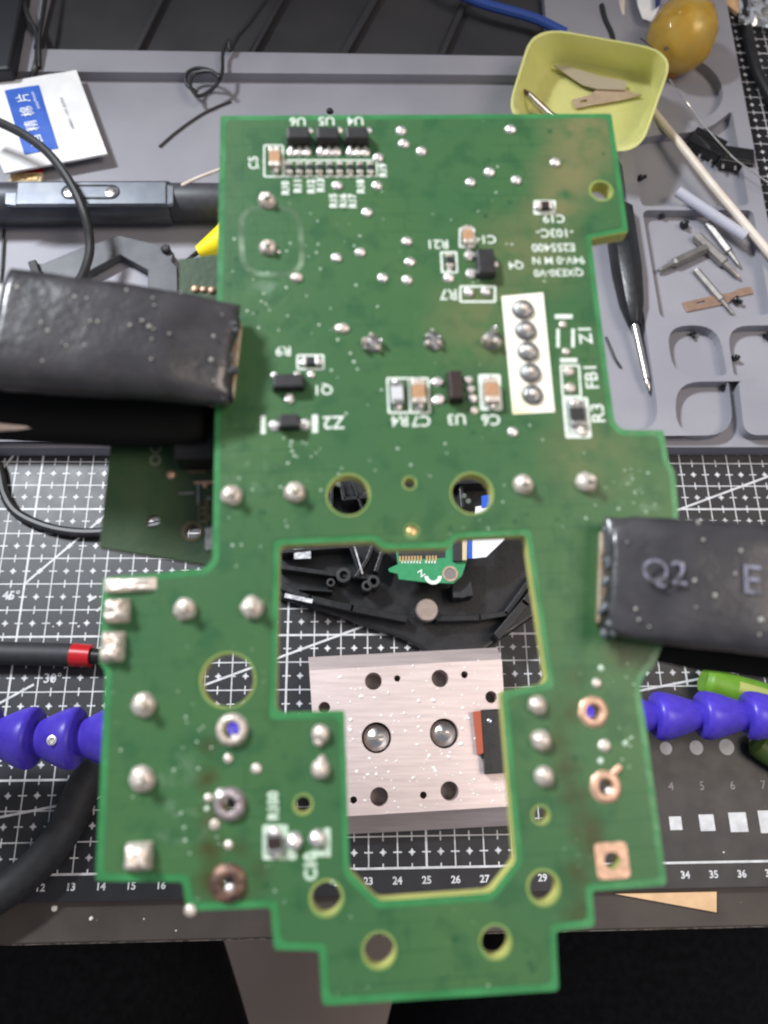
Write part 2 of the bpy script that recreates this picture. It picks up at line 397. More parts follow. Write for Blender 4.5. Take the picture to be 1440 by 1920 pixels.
# table
tb = make('table', prism([[(-40, -2.2), (90, -2.0), (90, 75), (-40, 75)]], -3.2, -.32), 'table', bevel=.08)
tag(tb, 'dark brown laminate table with a worn front edge under the black cutting mat', 'table')
make('edge_strip', prism([[(-40, -2.24), (90, -2.04), (90, -2.0), (-40, -2.2)]], -2.9, -.40), mat('worn_edge', (.12, .10, .085), .6, col2=(.03, .024, .02), scale=5, lo=.45, hi=.6), tb)

# seated person: one skinned figure from hips to shoes
def person():
    J = [(21.3, -31, -20), (15, -29, -21), (26.6, -29, -21), (-.4, 9, -17), (42.3, 9, -17), (0, 12, -42), (43, 12, -42), (-1, 12, -68), (44, 12, -68), (-1, 26, -71), (44, 26, -71),
         (21.3, -36, 0), (21.3, -41, 20)]
    E_ = [(0, 1), (0, 2), (1, 3), (2, 4), (3, 5), (4, 6), (5, 7), (6, 8), (7, 9), (8, 10), (0, 11), (11, 12)]
    R_ = [12, 9.2, 9.6, 9.4, 12.2, 6, 6, 4, 4, 3, 3, 14, 15]
    me = bpy.data.meshes.new('person'); me.from_pydata(J, E_, [])
    o = bpy.data.objects.new('person', me); COL.objects.link(o); me.materials.append(M['trouser'])
    s = o.modifiers.new('skin', 'SKIN'); s.use_smooth_shade = True
    for i, r in enumerate(R_): me.skin_vertices[0].data[i].radius = (r, r)
    me.skin_vertices[0].data[0].use_root = True
    b = o.modifiers.new('subdivision', 'SUBSURF'); b.levels = b.render_levels = 2
    dg = bpy.context.evaluated_depsgraph_get(); dg.update()
    m2 = bpy.data.meshes.new_from_object(o.evaluated_get(dg)); o.modifiers.clear(); o.data = m2
    tag(o, 'seated person in black trousers, thighs apart below the table edge', 'person')
person()

# ================================================================ cutting mat and its print
cm_ = make('cutting_mat', prism([round_loop([(-6, -.87), (70, -.75), (70, 60), (-6, 60)], .4)], -.30, 0), 'mat_black', bevel=.03)
tag(cm_, 'large black cutting mat with white centimetre grid, angle lines and edge numerals', 'cutting mat')
def strip(a, b, wd, z=.008):
    a, b = Vector((*a, 0)), Vector((*b, 0)); n = (b - a).normalized(); n = Vector((-n.y, n.x, 0)) * wd / 2
    q = [a - n, b - n, b + n, a + n]
    return ([Vector((p.x, p.y, z)) for p in q], [(0, 1, 2, 3)])
g = geo(); X0, X1, Y1 = 1, 59, 43
def blank(x, y): return x > 30.6 and y < 5.95
for x in range(X0, X1 + 1):
    t = .075 if x % 5 == 0 else .042
    if x > 30: add(g, *strip((x, 6), (x, Y1), t))
    else: add(g, *strip((x, 0), (x, Y1), t))
for y in range(0, Y1 + 1):
    t = .075 if (y % 5 == 3 or y == 0) else .042
    if 0 < y < 6: add(g, *strip((X0, y), (30.6, y), t, .009))
    else: add(g, *strip((X0, y), (X1, y), t, .009))
d = .115
for x in range(X0, X1):
    for y in range(0, Y1):
        if 33 < y < 99 and x < 40: continue
        if 17 < y and 3 < x < 41: continue
        if not blank(x, y + .5): add(g, *strip((x - d * 1.3, y + .5), (x + d * 1.3, y + .5), .045, .010))
        if not blank(x + .5, y): add(g, *strip((x + .5, (y - d * 1.3) if y else 0), (x + .5, y + d * 1.3), .045, .010))
        if not blank(x + .5, y + .5):
            add(g, *strip((x + .5 - d, y + .5), (x + .5 + d, y + .5), .045, .011)); add(g, *strip((x + .5, y + .5 - d), (x + .5, y + .5 + d), .045, .012))
            add(g, *strip((x + .5 - .06, y + .5), (x + .5 + .06, y + .5), .12, .013))
make('grid_lines', g, 'mat_print', cm_)
g = geo()
for a, r0, r1 in ((10, 9, 34), (10, 34, 60), (20, 9, 60), (30, 9, 12.55), (30, 13.7, 60), (45, 9, 12.95), (45, 14.2, 60), (60, 9, 45)):
    c_, s_ = cos(radians(a)), sin(radians(a))
    if a == 10 and r0 == 34: pass
    add(g, *strip((r0 * c_, r0 * s_), (r1 * c_, r1 * s_), .08, .014))
for q in (((166, 1127), (181, 1118)), ((181, 1146), (193, 1137))):
    p, q_ = W(*q[0]), W(*q[1]); add(g, *strip((p.x, p.y), (q_.x, q_.y), .09, .015))
make('angle_lines', g, 'mat_print', cm_)
for n in range(1, 60):
    if n > 40 or n < 9: continue
    make('numeral', place(to_height(text_geo(str(n), 1, .03), .25), (n + (.02 if n < 20 else -.02), -.38, .010)), 'mat_print', cm_)
for s, px, py, h in (('45°', 21, 1116, .36), ('30°', 99, 1271, .36)):
    p = W(px, py); make('numeral', place(to_height(text_geo(s, 1, .012), h), (p.x, p.y, .016)), 'mat_print', cm_)
for i, n in enumerate((1, 2, 3, 4, 5, 6, 7, 8)):
    x = 33.87 + (n - 4) * 1.13
    if n < 3: continue
    make('round_mark', sheet([circ((x, 3.75 + n * .01), (.115 + .0275 * n), 24)], .012), 'mat_print', cm_)
    make('square_mark', sheet([[(x - .05 * n - .02, 1.27 - .05 * n - .02), (x + .05 * n + .02, 1.27 - .05 * n - .02), (x + .05 * n + .02, 1.27 + .05 * n + .02), (x - .05 * n - .02, 1.27 + .05 * n + .02)]], .012), 'mat_print', cm_)
    make('numeral', place(to_height(text_geo(str(n), 1, 0), .28), (x, 2.50, .012)), 'mat_print_dim', cm_)

# ================================================================ silicone tray
ZT, ZF = .80, .32
tray = empty('tool_tray', (20, 30, 0)); tag(tray, 'grey silicone work tray with rounded compartments at the back of the cutting mat', 'tray')
def tw(g): return ([p - Vector((20, 30, 0)) for p in g[0]], g[1])
def tp(*pp): return [W(x, y, ZT) for x, y in pp]
bl = W(0, 847, ZT); br = W(1440, 838, ZT); r1 = W(1440, 415, ZT); r0 = W(1362, 2, ZT)
dv = (r0 - r1).normalized(); outer = [(-25, bl.y), (r1.x - .35, br.y), (r1.x, r1.y), (r0.x + dv.x * 12, r0.y + dv.y * 12), (-25, 54)]
rec = [
    round_loop(tp((-420, 130), (985, 141), (1010, 800), (-300, 800)), .5),
    round_loop(tp((1040, 300), (1165, 300), (1239, 808), (1062, 812)), [.4, .4, 1.2, .8]),
    circ(W(1274, 163, ZT), 2.15, 40),
    round_loop(tp((1182, 262), (1240, 252), (1290, 249), (1335, 237), (1372, 207), (1405, 385), (1203, 387)), [.2, .5, .5, .5, .3, .3, .3]),
    round_loop(tp((1204, 394), (1412, 394), (1446, 590), (1238, 597)), .35),
    round_loop(tp((1248, 611), (1346, 609), (1364, 704), (1264, 706)), [1.0, 1.3, .25, 1.0]),
    round_loop(tp((1362, 611), (1500, 609), (1508, 702), (1376, 705)), [1.0, 1.0, .8, .25]),
    round_loop(tp((1266, 716), (1366, 715), (1377, 815), (1268, 818)), [1.1, .15, 1.6, 1.2]),
    round_loop(tp((1385, 715), (1514, 714), (1522, 815), (1396, 816)), [.15, .6, .6, .6]),
    tp((62, 92), (1030, 106), (1010, -120), (120, -140)),
]
make('tray_rim', tw(prism([outer] + rec, ZF + .003, ZT)), 'tray', tray, bevel=.035, seg=2)
make('tray_floor', tw(prism([outer], .004, ZF)), 'tray', tray)
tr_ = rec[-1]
make('trough_shade_sheet', tw(prism([[(p.x, p.y + (.12 if i < 2 else -.1)) for i, p in enumerate(tr_)]], ZF, ZF + .04)), 'trough_shade', tray)  # dark sheet standing in for shade on the trough floor
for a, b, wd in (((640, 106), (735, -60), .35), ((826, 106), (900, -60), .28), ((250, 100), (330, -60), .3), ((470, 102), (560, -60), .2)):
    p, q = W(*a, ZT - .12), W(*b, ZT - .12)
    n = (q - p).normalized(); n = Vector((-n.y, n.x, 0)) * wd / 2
    make('trough_rib', tw(prism([[p - n, p + n, q + n, q - n]], ZF + .03, ZT - .12)), 'trough_shade', tray, bevel=.04)

# dark things round the back edge
o = make('storage_case', prism([[W(-300, 152, 1.6), W(18, 128, 1.6), W(42, 0, 1.6), W(52, -60, 1.6), W(-260, -160, 1.6)]], ZT + .004, 1.6), 'wall_dark', bevel=.15)
tag(o, 'glossy near black case filling the upper left corner behind the packet', 'case')
blocker_root = empty('blocker', (20, 47, 0)); tag(blocker_root, 'wide black monitor added unseen behind the tray to shade its back', 'blocker')  # unseen object, added only to block the lamp over the tray's back
make('blocker_panel', box((-2, -1.0, 23), (76, 1.2, 34)), 'black_matte', blocker_root, bevel=.3)
make('blocker_back', box((-2, 1.2, 23), (60, 3, 26)), 'black_matte', blocker_root, bevel=.8)
make('blocker_neck', box((0, 3.4, 11), (6, 2, 20)), 'black_matte', blocker_root, bevel=.3)
make('blocker_foot', box((0, 6, .62), (26, 16, 1.2)), 'black_matte', blocker_root, bevel=.3)

# ================================================================ things on the tray
zf = ZF + .004
# foil packet
pk = empty('wipe_packet', W(60, 225, zf + .1)); tag(pk, 'white foil wipe packet with a blue printed panel lying at the left of the tray', 'packet')
Z = zf + .60; PO = W(60, 225, zf + .1)
def pkp(px, py, z=Z): p = W(px, py, z) - PO; return p
a, b, c, d_ = pkp(-62, 165), pkp(143, 131), pkp(201, 288), pkp(8, 324)
NU, NV = 26, 22; v, f = [], []
def pkh(s, t): return .05 * sin(pi * s) * sin(pi * t) * 2 + .022 * noise.noise(Vector((s * 5, t * 5, 3.1))) + .010 * noise.noise(Vector((s * 13, t * 12, 8)))
def pks(s, t, up=0.0): p = a * (1 - s) * (1 - t) + b * s * (1 - t) + c * s * t + d_ * (1 - s) * t; return Vector((p.x, p.y, p.z + pkh(s, t) + up))
for i in range(NU + 1):
    for j in range(NV + 1):
        v.append(pks(i / NU, j / NV))
n0 = len(v); v += [Vector((p.x, p.y, .02 - .1)) if False else Vector((p.x, p.y, p.z - .10)) for p in v]
k = NV + 1
for i in range(NU):
    for j in range(NV):
        q = (i * k + j, (i + 1) * k + j, (i + 1) * k + j + 1, i * k + j + 1); f.append(q); f.append(tuple(x + n0 for x in q[::-1]))
bd = [i * k for i in range(NU)] + [NU * k + j for j in range(NV)] + [i * k + NV for i in range(NU, 0, -1)] + [j for j in range(NV, 0, -1)]
for i in range(len(bd)): x, y = bd[i], bd[(i + 1) % len(bd)]; f.append((x, y, y + n0, x + n0))
make('sachet', (v, f), 'paper', pk, smooth=True)
def patch(q, nu, nv, up):      # a print that follows the sachet, corners given as (s,t)
    v, f = [], []
    for i in range(nu + 1):
        for j in range(nv + 1):
            s, t = i / nu, j / nv
            ss = (q[0][0] * (1 - s) + q[1][0] * s) * (1 - t) + (q[3][0] * (1 - s) + q[2][0] * s) * t
            tt = (q[0][1] * (1 - s) + q[1][1] * s) * (1 - t) + (q[3][1] * (1 - s) + q[2][1] * s) * t
            v.append(pks(ss, tt, up))
    return v, [(i * (nv + 1) + j, (i + 1) * (nv + 1) + j, (i + 1) * (nv + 1) + j + 1, i * (nv + 1) + j + 1) for i in range(nu) for j in range(nv)]
make('blue_panel', patch([(.31, .115), (.625, .115), (.575, .86), (.25, .86)], 26, 30, .03), 'blue_print', pk, smooth=True)
def onpack(g, s0, t0, sc_, rz):    # lettering laid on the sachet
    o = geo(); ca, sa = cos(rz), sin(rz)
    ul = (b - a).length; vl = (d_ - a).length
    vs = []
    for p in g[0]:
        x, y = p.x * sc_, p.y * sc_; x, y = x * ca - y * sa, x * sa + y * ca
        s, t = s0 + x / ul, t0 - y / vl; q = a * (1 - s) * (1 - t) + b * s * (1 - t) + c * s * t + d_ * (1 - s) * t; vs.append(Vector((q.x, q.y, q.z + .1 * sin(pi * s) * sin(pi * t) + .058)))
    return (vs, g[1])
for i, ch in enumerate('酒精棉片'):
    make('lettering', onpack(to_height(text_geo(ch, 1, 0), 1), .405 + .012 * i, .745 - .165 * i, .62, pi / 2), 'white_print', pk)
make('lettering', onpack(to_height(text_geo('Jiujing Mianpian', 1, 0), 1), .545, .30, .17, pi / 2), 'white_print', pk)
make('lettering', onpack(to_height(text_geo('消毒清洁 · 一次性 · 独立包装', 1, 0), 1), .775, .50, .15, pi / 2), 'black_print', pk)

# little connector under the packet
cn = empty('connector', W(52, 338, zf)); tag(cn, 'tiny red and gold ribbon connector poking out under the packet', 'connector')
s = S(50, 326, zf)
make('housing', box((0, 0, .10), (60 * s, 22 * s, .2)), 'tan_plastic', cn, bevel=.02)
make('red_tab', box((.05, 11 * s + .2, .16), (52 * s, .4, .12)), 'red', cn)
for dx in (-18, -6, 8, 18): make('contact', box((dx * s, -.02, .22), (9 * s, 14 * s, .05)), 'gold', cn)

# electric screwdriver
ts = empty('electric_screwdriver', W(170, 382, zf)); tag(ts, 'dark grey pen-shaped electric screwdriver with two round buttons on a silver panel', 'screwdriver')
TZ = zf + .85
p0, p1 = W(-260, 384, TZ), W(322, 380, TZ); O = W(170, 382, zf); ax = (p1 - p0).normalized(); rT = 38 * S(170, 380, TZ)
make('body', lathe([(0, 0), (rT * .9, 0), (rT, .1), (rT, (p1 - p0).length - .05), (rT * .96, (p1 - p0).length)], 32, p0 - O, ax), 'grey_tool', ts, smooth=True)
p2 = W(700, 379, TZ)
make('grip', lathe([(rT * .90, 0), (rT * .92, .05), (rT * .9, 2), (rT * .86, (p2 - p1).length - .4), (rT * .5, (p2 - p1).length)], 32, p1 - O, ax), 'tool_tip', ts, smooth=True)
ZA = TZ + rT; ztop = ZA - O.z + .075
def tq(px, py, z): return W(px, py, z) - O
def tl2(*pp): return [tq(x, y, ZA) for x, y in pp]
q = tl2((34, 344), (312, 343), (312, 383), (30, 384))
make('button_panel', prism([q], ztop - .22, ztop - .02), 'tool_panel', ts, bevel=.03)
for ends in (((312, 344), (325, 347), (324, 380), (312, 383)), ((10, 348), (32, 344), (30, 384), (8, 381))):
    e = tl2(*ends); make('panel_shoulder', prism([e], ztop - .3, ztop - .10), 'tool_panel', ts, bevel=.05)
cA, cB = tq(132, 362, ZA), tq(209, 362, ZA); rr = 15 * S(170, 362, ZA)
def stad(r):
    return [cA + Vector((r * cos(t), r * sin(t), 0)) for t in [pi / 2 + i * pi / 10 for i in range(11)]] + [cB + Vector((r * cos(t), r * sin(t), 0)) for t in [-pi / 2 + i * pi / 10 for i in range(11)]]
make('button_ring', prism([stad(rr * 1.08), stad(rr * .86)[::-1]], ztop - .05, ztop + .02), 'black_plastic', ts)
make('button_bed', prism([stad(rr * .86)], ztop - .05, ztop - .005), 'tool_panel', ts)
for cx in (cA, cB):
    bt = make('button', ([p + Vector((cx.x, cx.y, ztop - .01)) for p in lathe([(0, .05), (rr * .5, .05), (rr * .72, .035), (rr * .76, 0)], 24)[0]], lathe([(0, .05), (rr * .5, .05), (rr * .72, .035), (rr * .76, 0)], 24)[1]), 'steel', ts, smooth=True)
    for sg in (-1, 1):
        make('arrow_mark', sheet([[(cx.x + sg * .12, cx.y + .07), (cx.x + sg * .20, cx.y), (cx.x + sg * .12, cx.y - .07)]], ztop + .046), 'black_plastic', ts)
dp = tq(58, 363, ZA); make('pin_hole', lathe([(0, .01), (.06, .01), (.06, -.02)], 12, dp + Vector((0, 0, -.01))), 'black_plastic', ts)

# angular grey plate
PZ = zf + .55; O = W(200, 490, zf)
ho = empty('angled_plate', O); tag(ho, 'dark grey angular hook-shaped plate half hidden behind the left clip', 'bracket')
lp = [W(x, y, PZ) - O for x, y in ((10, 590), (40, 520), (62, 503), (72, 494), (80, 494), (150, 465), (222, 441), (312, 462), (326, 474), (322, 490), (332, 500), (334, 600), (276, 600), (277, 506), (225, 477), (168, 508), (120, 600))]
make('plate', prism([lp], .12, PZ - zf), 'grey_plate', ho, bevel=.05)
p = W(312, 470, PZ) - O; make('hinge_pin', lathe([(.2, -.3), (.2, .18), (.14, .24), (0, .24)], 16, p), 'black_matte', ho, smooth=True)
p = W(70, 503, PZ) - O; make('stop_lug', box((p.x, p.y - .2, p.z), (.35, .9, .5), .4), 'black_matte', ho, bevel=.05)

# yellow sleeved wire
wz = zf + .25
yw = empty('sleeved_wire', W(380, 480, zf)); O = W(380, 480, zf); tag(yw, 'thin black wire with a bright yellow sleeve beside the board\'s left edge', 'wire')
make('wire', tube([W(x, y, wz + .1) - O for x, y in ((250, 560), (300, 540), (330, 520), (352, 490), (375, 470), (400, 455))], .10, 8), 'black_rubber', yw, smooth=True)
make('white_strand', tube([W(x, y, wz + .1) - O for x, y in ((262, 563), (308, 542), (332, 523))], .07, 8), 'white_cable', yw, smooth=True)  # short white length alongside the black wire
make('yellow_sleeve', rod(W(372, 474, wz + .5) - O, W(470, 425, wz + .9) - O, .28, 1.0, 20), 'yellow', yw, smooth=True)

# black wire loop, cut wires
def cable(name, pts, r, m, label, catg, n=10, group=None, z=None, rad=None):
    P = [W(p[0], p[1], p[2] if len(p) > 2 else z) for p in pts]
    o = make(name, tube(P, r, n, 8, rad), m, None, smooth=True); tag(o, label, catg, group); return o
cable('wire_loop', [(520, -30, 1.0), (470, 40, 1.0), (446, 68, 1.1), (432, 95, 1.1), (428, 75, 1.3), (418, 100, 1.2), (416, 138, 1.2), (400, 165, 1.0), (372, 180, 1.0), (357, 160, 1.1), (366, 138, 1.2), (395, 134, 1.35), (412, 146, 1.4),
      (396, 133, 1.2), (370, 128, 1.1), (350, 138, 1.0), (350, 158, .9), (368, 172, .9)], .085, 'black_rubber', 'thin black wire twisted into a small loop at the back of the tray', 'wire')
cable('cut_wire', [(299, 275), (330, 248), (372, 218), (405, 201), (433, 190)], .055, 'black_rubber', 'short straight piece of black wire lying left of the circuit board', 'wire', z=zf + .06)
cable('cut_wire', [(1136, 632), (1146, 655), (1153, 672), (1164, 689)], .055, 'black_rubber', 'short bent scrap of black wire beside the screwdriver shaft', 'wire', z=zf + .06)
for i, (x, y) in enumerate(((1164, 690),)): pass
cable('lead_wire', [(30, -40, 1.4), (52, 30, 1.3), (66, 55, 1.1), (71, 80, 1.0), (70, 110, .95), (66, 128, .9), (60, 150, .6)], .14, 'black_rubber', 'black lead running down from the upper left corner to the packet', 'cable')
cable('lead_wire', [(90, -40, 1.2), (80, 30, 1.2), (74, 70, 1.15), (74, 128, .9)], .10, 'black_rubber', 'thinner black lead joining the other lead above the packet', 'cable')
cable('power_cable', [(-60, 205, 2.6), (0, 230, 2.6), (50, 256, 2.7), (95, 292, 2.7), (133, 345, 2.6), (158, 400, 2.4), (168, 450, 2.0), (164, 490, 1.8), (140, 540, 1.5), (60, 640, 1.2), (-30, 740, .9), (-25, 830, .5), (-2, 880, .25), (8, 925, .2), (30, 960, .2), (75, 984, .2), (130, 997, .2), (195, 998, .2), (300, 985, .2), (420, 960, .2)],
      .19, 'black_rubber', 'black cable looping across the packet, behind the clip and onto the mat at left', 'cable')
cable('stray_wire', [(-10, 590), (2, 520), (8, 430)], .06, 'black_rubber', 'thin dark wire at the far left edge under the grey screwdriver', 'wire', z=zf + .08)
cable('paper_strip', [(340, 348), (372, 333), (415, 317), (450, 305)], .07, 'white_cable', 'pale thin strip angled just above the screwdriver grip', 'strip', z=zf + 1.6)

# small dark lump and blue strip at back
cable('blue_stick', [(830, -28, 1.3), (900, 5, 1.3), (1000, 34, 1.2), (1060, 62, 1.1)], .24, 'blue_strip', 'flat blue plastic stick crossing the dark trough at the top', 'stick')
cable('black_stub', [(1128, 10), (1134, 35), (1146, 62), (1150, 80)], .13, 'black_rubber', 'short dark wire stub between the blue stick and the cream cable', 'wire', z=zf + .5)
o = make('wire_end', dome(W(619, 210, ZT), .17, .2, seed=5), 'black_plastic', smooth=True); tag(o, 'tiny black nub peeking over the top edge of the board', 'scrap')

# lime box with blades
BZ0, BZ1 = ZT + .03, ZT + 2.0
lb = empty('lime_box', W(1110, 170, ZT)); O = W(1110, 170, ZT); tag(lb, 'open translucent lime green plastic box holding small blades', 'box')
rim = [W(x, y, BZ1) - O for x, y in ((1003, 52), (1262, 98), (1192, 293), (950, 226))]
base = [W(x, y, BZ0 + .12) - O for x, y in ((1022, 104), (1240, 148), (1180, 285), (975, 238))]
def lerp_loop(t, grow=0.0, r=1.0):
    pts = [base[i].lerp(rim[i], t) for i in range(4)]; cen = sum(pts, Vector()) / 4
    pts = [p + (p - cen).normalized() * grow for p in pts]; return [(q.x, q.y) for q in round_loop(pts, r, 8)], pts[0].z
v, f = [], []; rings = []
for t, gr, dz in ((0, -.35, -.06), (0, -.05, 0), (.1, .06, 0), (.5, .08, 0), (.93, .08, 0), (.94, .17, 0), (1, .17, 0), (1, .02, 0), (.5, -.05, 0), (.1, -.08, 0), (.03, -.15, 0), (.03, -.45, -.02)):
    l, z = lerp_loop(t, gr, 1.7 if gr > -.2 else 1.4); rings.append((l, z + dz))
nn = len(rings[0][0])
for l, z in rings: v += [Vector((x, y, z)) for x, y in l]
for i in range(len(rings) - 1):
    for j in range(nn): f.append((i * nn + j, i * nn + (j + 1) % nn, (i + 1) * nn + (j + 1) % nn, (i + 1) * nn + j))
f.append(tuple(range(nn))); f.append(tuple((len(rings) - 1) * nn + j for j in range(nn)))
make('box_shell', (v, f), 'lime_box', lb, smooth=True, angle=50)
zb = BZ0 + .26
def flat_thing(name, pts, z, th, m, label, catg, bevel=.02, holes=(), group=None):
    o = make(name, prism([[W(x, y, z + th) for x, y in pts]] + [[W(x, y, z + th) for x, y in h] for h in holes], z, z + th), m, None, bevel=bevel); tag(o, label, catg, group); return o
flat_thing('craft_blade', ((1038, 122), (1060, 122), (1128, 143), (1176, 152), (1172, 168), (1120, 166), (1092, 158)), zb + .11, .07, 'blade_dull', 'grey craft blade lying at the back of the lime box', 'blade')
flat_thing('craft_blade', ((1074, 186), (1104, 178), (1118, 168), (1180, 170), (1205, 178), (1160, 188), (1112, 196), (1080, 202)), zb, .07, 'blade', 'brownish pointed craft blade at the centre of the lime box', 'blade', holes=[((1088, 188), (1100, 185), (1101, 190), (1089, 193))])
nz = empty('needle_tip', W(1000, 190, zb)); O = W(1000, 190, zb); tag(nz, 'pointed steel tip leaning in the lime box beside the board edge', 'tool tip')
make('point', rod(W(990, 177, 1.9) - O, W(982, 168, 2.0) - O, .13, .05, 12), 'burnt', nz, smooth=True)
make('shank', rod(W(1040, 226, 1.3) - O, W(990, 177, 1.9) - O, .22, .16, 14), 'steel', nz, smooth=True)

# amber lump, scraps
ab = empty('resin_lump', W(1278, 80, zf)); O = W(1278, 80, zf); tag(ab, 'crinkled translucent amber lump in clear wrap at the upper right', 'resin lump')
g = geo(); n1, n2 = 40, 26; v, f = [], []; cz = 1.65; ctr = W(1280, 66, zf + cz) - O
for i in range(n2 + 1):
    th = pi * i / n2
    for j in range(n1):
        ph = 2 * pi * j / n1; dvec = Vector((sin(th) * cos(ph), sin(th) * sin(ph), cos(th)))
        r = 1.62 * (1 + .07 * noise.noise(dvec * 1.8) + .02 * noise.noise(dvec * 6 + Vector((4, 1, 2))))
        v.append(ctr + Vector((dvec.x * r, dvec.y * r * 1.0, max(-cz + .02, dvec.z * r))))
for i in range(n2):
    for j in range(n1): f.append((i * n1 + j, i * n1 + (j + 1) % n1, (i + 1) * n1 + (j + 1) % n1, (i + 1) * n1 + j))
make('lump', ([Vector(((q.x - ctr.x) * .86 + ctr.x, (q.y - ctr.y) * .86 + ctr.y, max(.1, (q.z - ctr.z) * .84 + ctr.z))) for q in v], f), 'amber', ab, smooth='all')
make('wrap_film', ([(q - ctr) * 1.0 + ctr for q in v], list(f)), 'wrap_film', ab, smooth='all')
p = W(1262, 132, .5) - O; make('drip', dome(p - Vector((0, 0, .15)), .32, .35, seed=3), 'amber_dark', ab, smooth=True)
o = flat_thing('white_tag', ((1190, -30), (1232, -30), (1236, 15), (1222, 40), (1205, 34), (1196, 10)), 1.2, .06, 'paper', 'scrap of white film beside the amber lump', 'scrap')
o = flat_thing('blue_tag', ((1228, -20), (1240, -20), (1238, 8), (1229, 16)), 1.45, .05, mat('navy_print', (.02, .04, .13), .4), 'narrow navy blue scrap touching the amber lump', 'scrap')
cable('thin_hair_wire', [(1201, 72, 2.6), (1215, 82, 2.7), (1232, 96, 2.75)], .03, 'black_rubber', 'hair-thin dark wire between the lime box and amber lump', 'wire')
o = dome(W(1249, 92, 2.3), .13, .10, seed=9); o = make('dark_fleck', o, 'burnt', smooth=True); tag(o, 'small dark fleck on the side of the amber lump', 'fleck')
cable('cream_cable', [(1172, -60, .7), (1165, 0, .7), (1168, 45, .6), (1175, 100, .55), (1195, 165, .55), (1240, 228, .9), (1275, 270, 1.15), (1330, 340, 1.2), (1390, 412, 1.2), (1445, 478, 1.2), (1500, 545, 1.0)], .185, 'white_cable', 'cream coloured cable running past the lime box to the right edge', 'cable')
cable('solder_wire', [(1255, 148, 2.6), (1270, 172, 2.0), (1290, 195, 1.5), (1318, 232, 1.3), (1345, 263, 1.3), (1375, 295, 1.5), (1405, 318, 1.5), (1445, 345, 1.4), (1480, 365, 1.2)], .032, 'tin_wire', 'thin shiny solder wire trailing from the lime box to the right edge', 'wire')
cable('cable', [(1385, -50), (1394, 0), (1400, 50), (1408, 95), (1422, 140), (1450, 192), (1490, 250)], .26, 'black_rubber', 'black cord crossing the mat in the upper right corner', 'cable', z=.27)
o = make('clear_bag', (lambda n: ([W(1385 + 130 * i / n, -60 + 105 * j / n + i * 1.5, .5 + .5 * noise.noise(Vector((i * .6, j * .6, 1)))) + Vector((0, 0, dz)) for dz in (0, .06) for i in range(n + 1) for j in range(n + 1)],
     [tuple(o_ + (i * (n + 1) + j) + q for q in (0, n + 1, n + 2, 1)) for o_ in (0, (n + 1) ** 2) for i in range(n) for j in range(n)]))(12), 'clear_bag', smooth=True)
tag(o, 'crumpled clear plastic bag in the upper right corner', 'bag')
o = flat_thing('tan_stick', ((1352, -20), (1385, -22), (1388, 14), (1384, 24), (1362, 8)), .1, .2, 'wood', 'tan sliver of wood by the black cord at top right', 'stick')

# two small black packages with legs
def smd_part(px, py, wpx, hpx, ang, label, up):
    s = S(px, py, zf + .3); e = empty('microswitch', W(px, py, zf), ang); tag(e, label, 'microswitch', 'spare black microswitches')
    make('case', box((0, 0, .42), (wpx * s, hpx * s, .5)), 'black_plastic', e, bevel=.04)
    make('cap_ridge', box((0, hpx * s * .22 * up, .69), (wpx * s * .82, hpx * s * .3, .06)), 'black_plastic', e, bevel=.02)
    for sy in (-1, 1):
        for k in range(3):
            make('leg', box(((k - 1) * wpx * s * .36, sy * (hpx * s * .5 + .09), .22 if sy != up else .42), (.09, .24, .06)), 'silver', e)
smd_part(1317, 284, 62, 38, radians(-33), 'black microswitch tilted with its three legs toward the upper right', 1)
smd_part(1370, 310, 62, 36, radians(-9), 'black microswitch lying level with its three legs toward the viewer', -1)

tubez = ZT + .25
ct = make('clear_sleeve', tube([W(1271, 359, tubez), W(1335, 402, tubez), W(1398, 444, tubez)], .24, 16, 4), 'clear_tube', smooth=True); tag(ct, 'short frosted clear tube lying across the tray compartment', 'tube')

# screws
def screw(px, py, L, az, label, hr=.17, el=0.0, zbase=None):
    z = (zf if zbase is None else zbase)
    e = empty('screw', W(px, py, z)); tag(e, label, 'screw', 'loose black screws')
    dr = Vector((cos(az) * cos(el), sin(az) * cos(el), sin(el)))
    c = Vector((0, 0, hr))
    make('head', lathe([(0, -.10), (hr * .8, -.09), (hr, -.03), (hr, 0), (0, 0.001)], 18, c, dr), 'black_plastic', e, smooth=True)
    g = geo()
    pr = []
    n = max(3, int(L / .06))
    for i in range(n): pr += [(hr * .42, i * L / n), (hr * .58, (i + .5) * L / n)]
    make('thread', lathe(pr + [(hr * .3, L), (0, L + .02)], 12, c, dr), 'black_matte', e, smooth=True)
for a_ in ((1199, 338, .3, .3, 'small black screw by the left wall of the curved compartment', .16),
          (1231, 402, .42, -.9, 'black screw lying in the upper left of the bit compartment', .17),
          (1279, 428, .25, .9, 'black screw with its round head up near the steel bits', .22),
          (1376, 567, .30, -.5, 'black screw resting against the brown blade', .19),
          (1297, 630, .22, -1.5, 'tiny black screw in the upper left rounded compartment', .14),
          (1374, 675, .10, 1.5, 'black screw standing on its head against the compartment wall', .21),
          (1433, 632, .30, -1.3, 'black screw at the right edge of the upper right compartment', .17),
          (1352, 722, .30, -1.6, 'dark screw in the corner of the lower left rounded compartment', .15),
          (1400, 728, .30, 2.6, 'black screw nearest the top of the lower right compartment', .18),
          (1415, 758, .34, 3.3, 'black screw pointing left in the lower right compartment', .18),
          (1440, 748, .30, .4, 'black screw cut off by the right edge in the lower right compartment', .18)):
    screw(*a_)

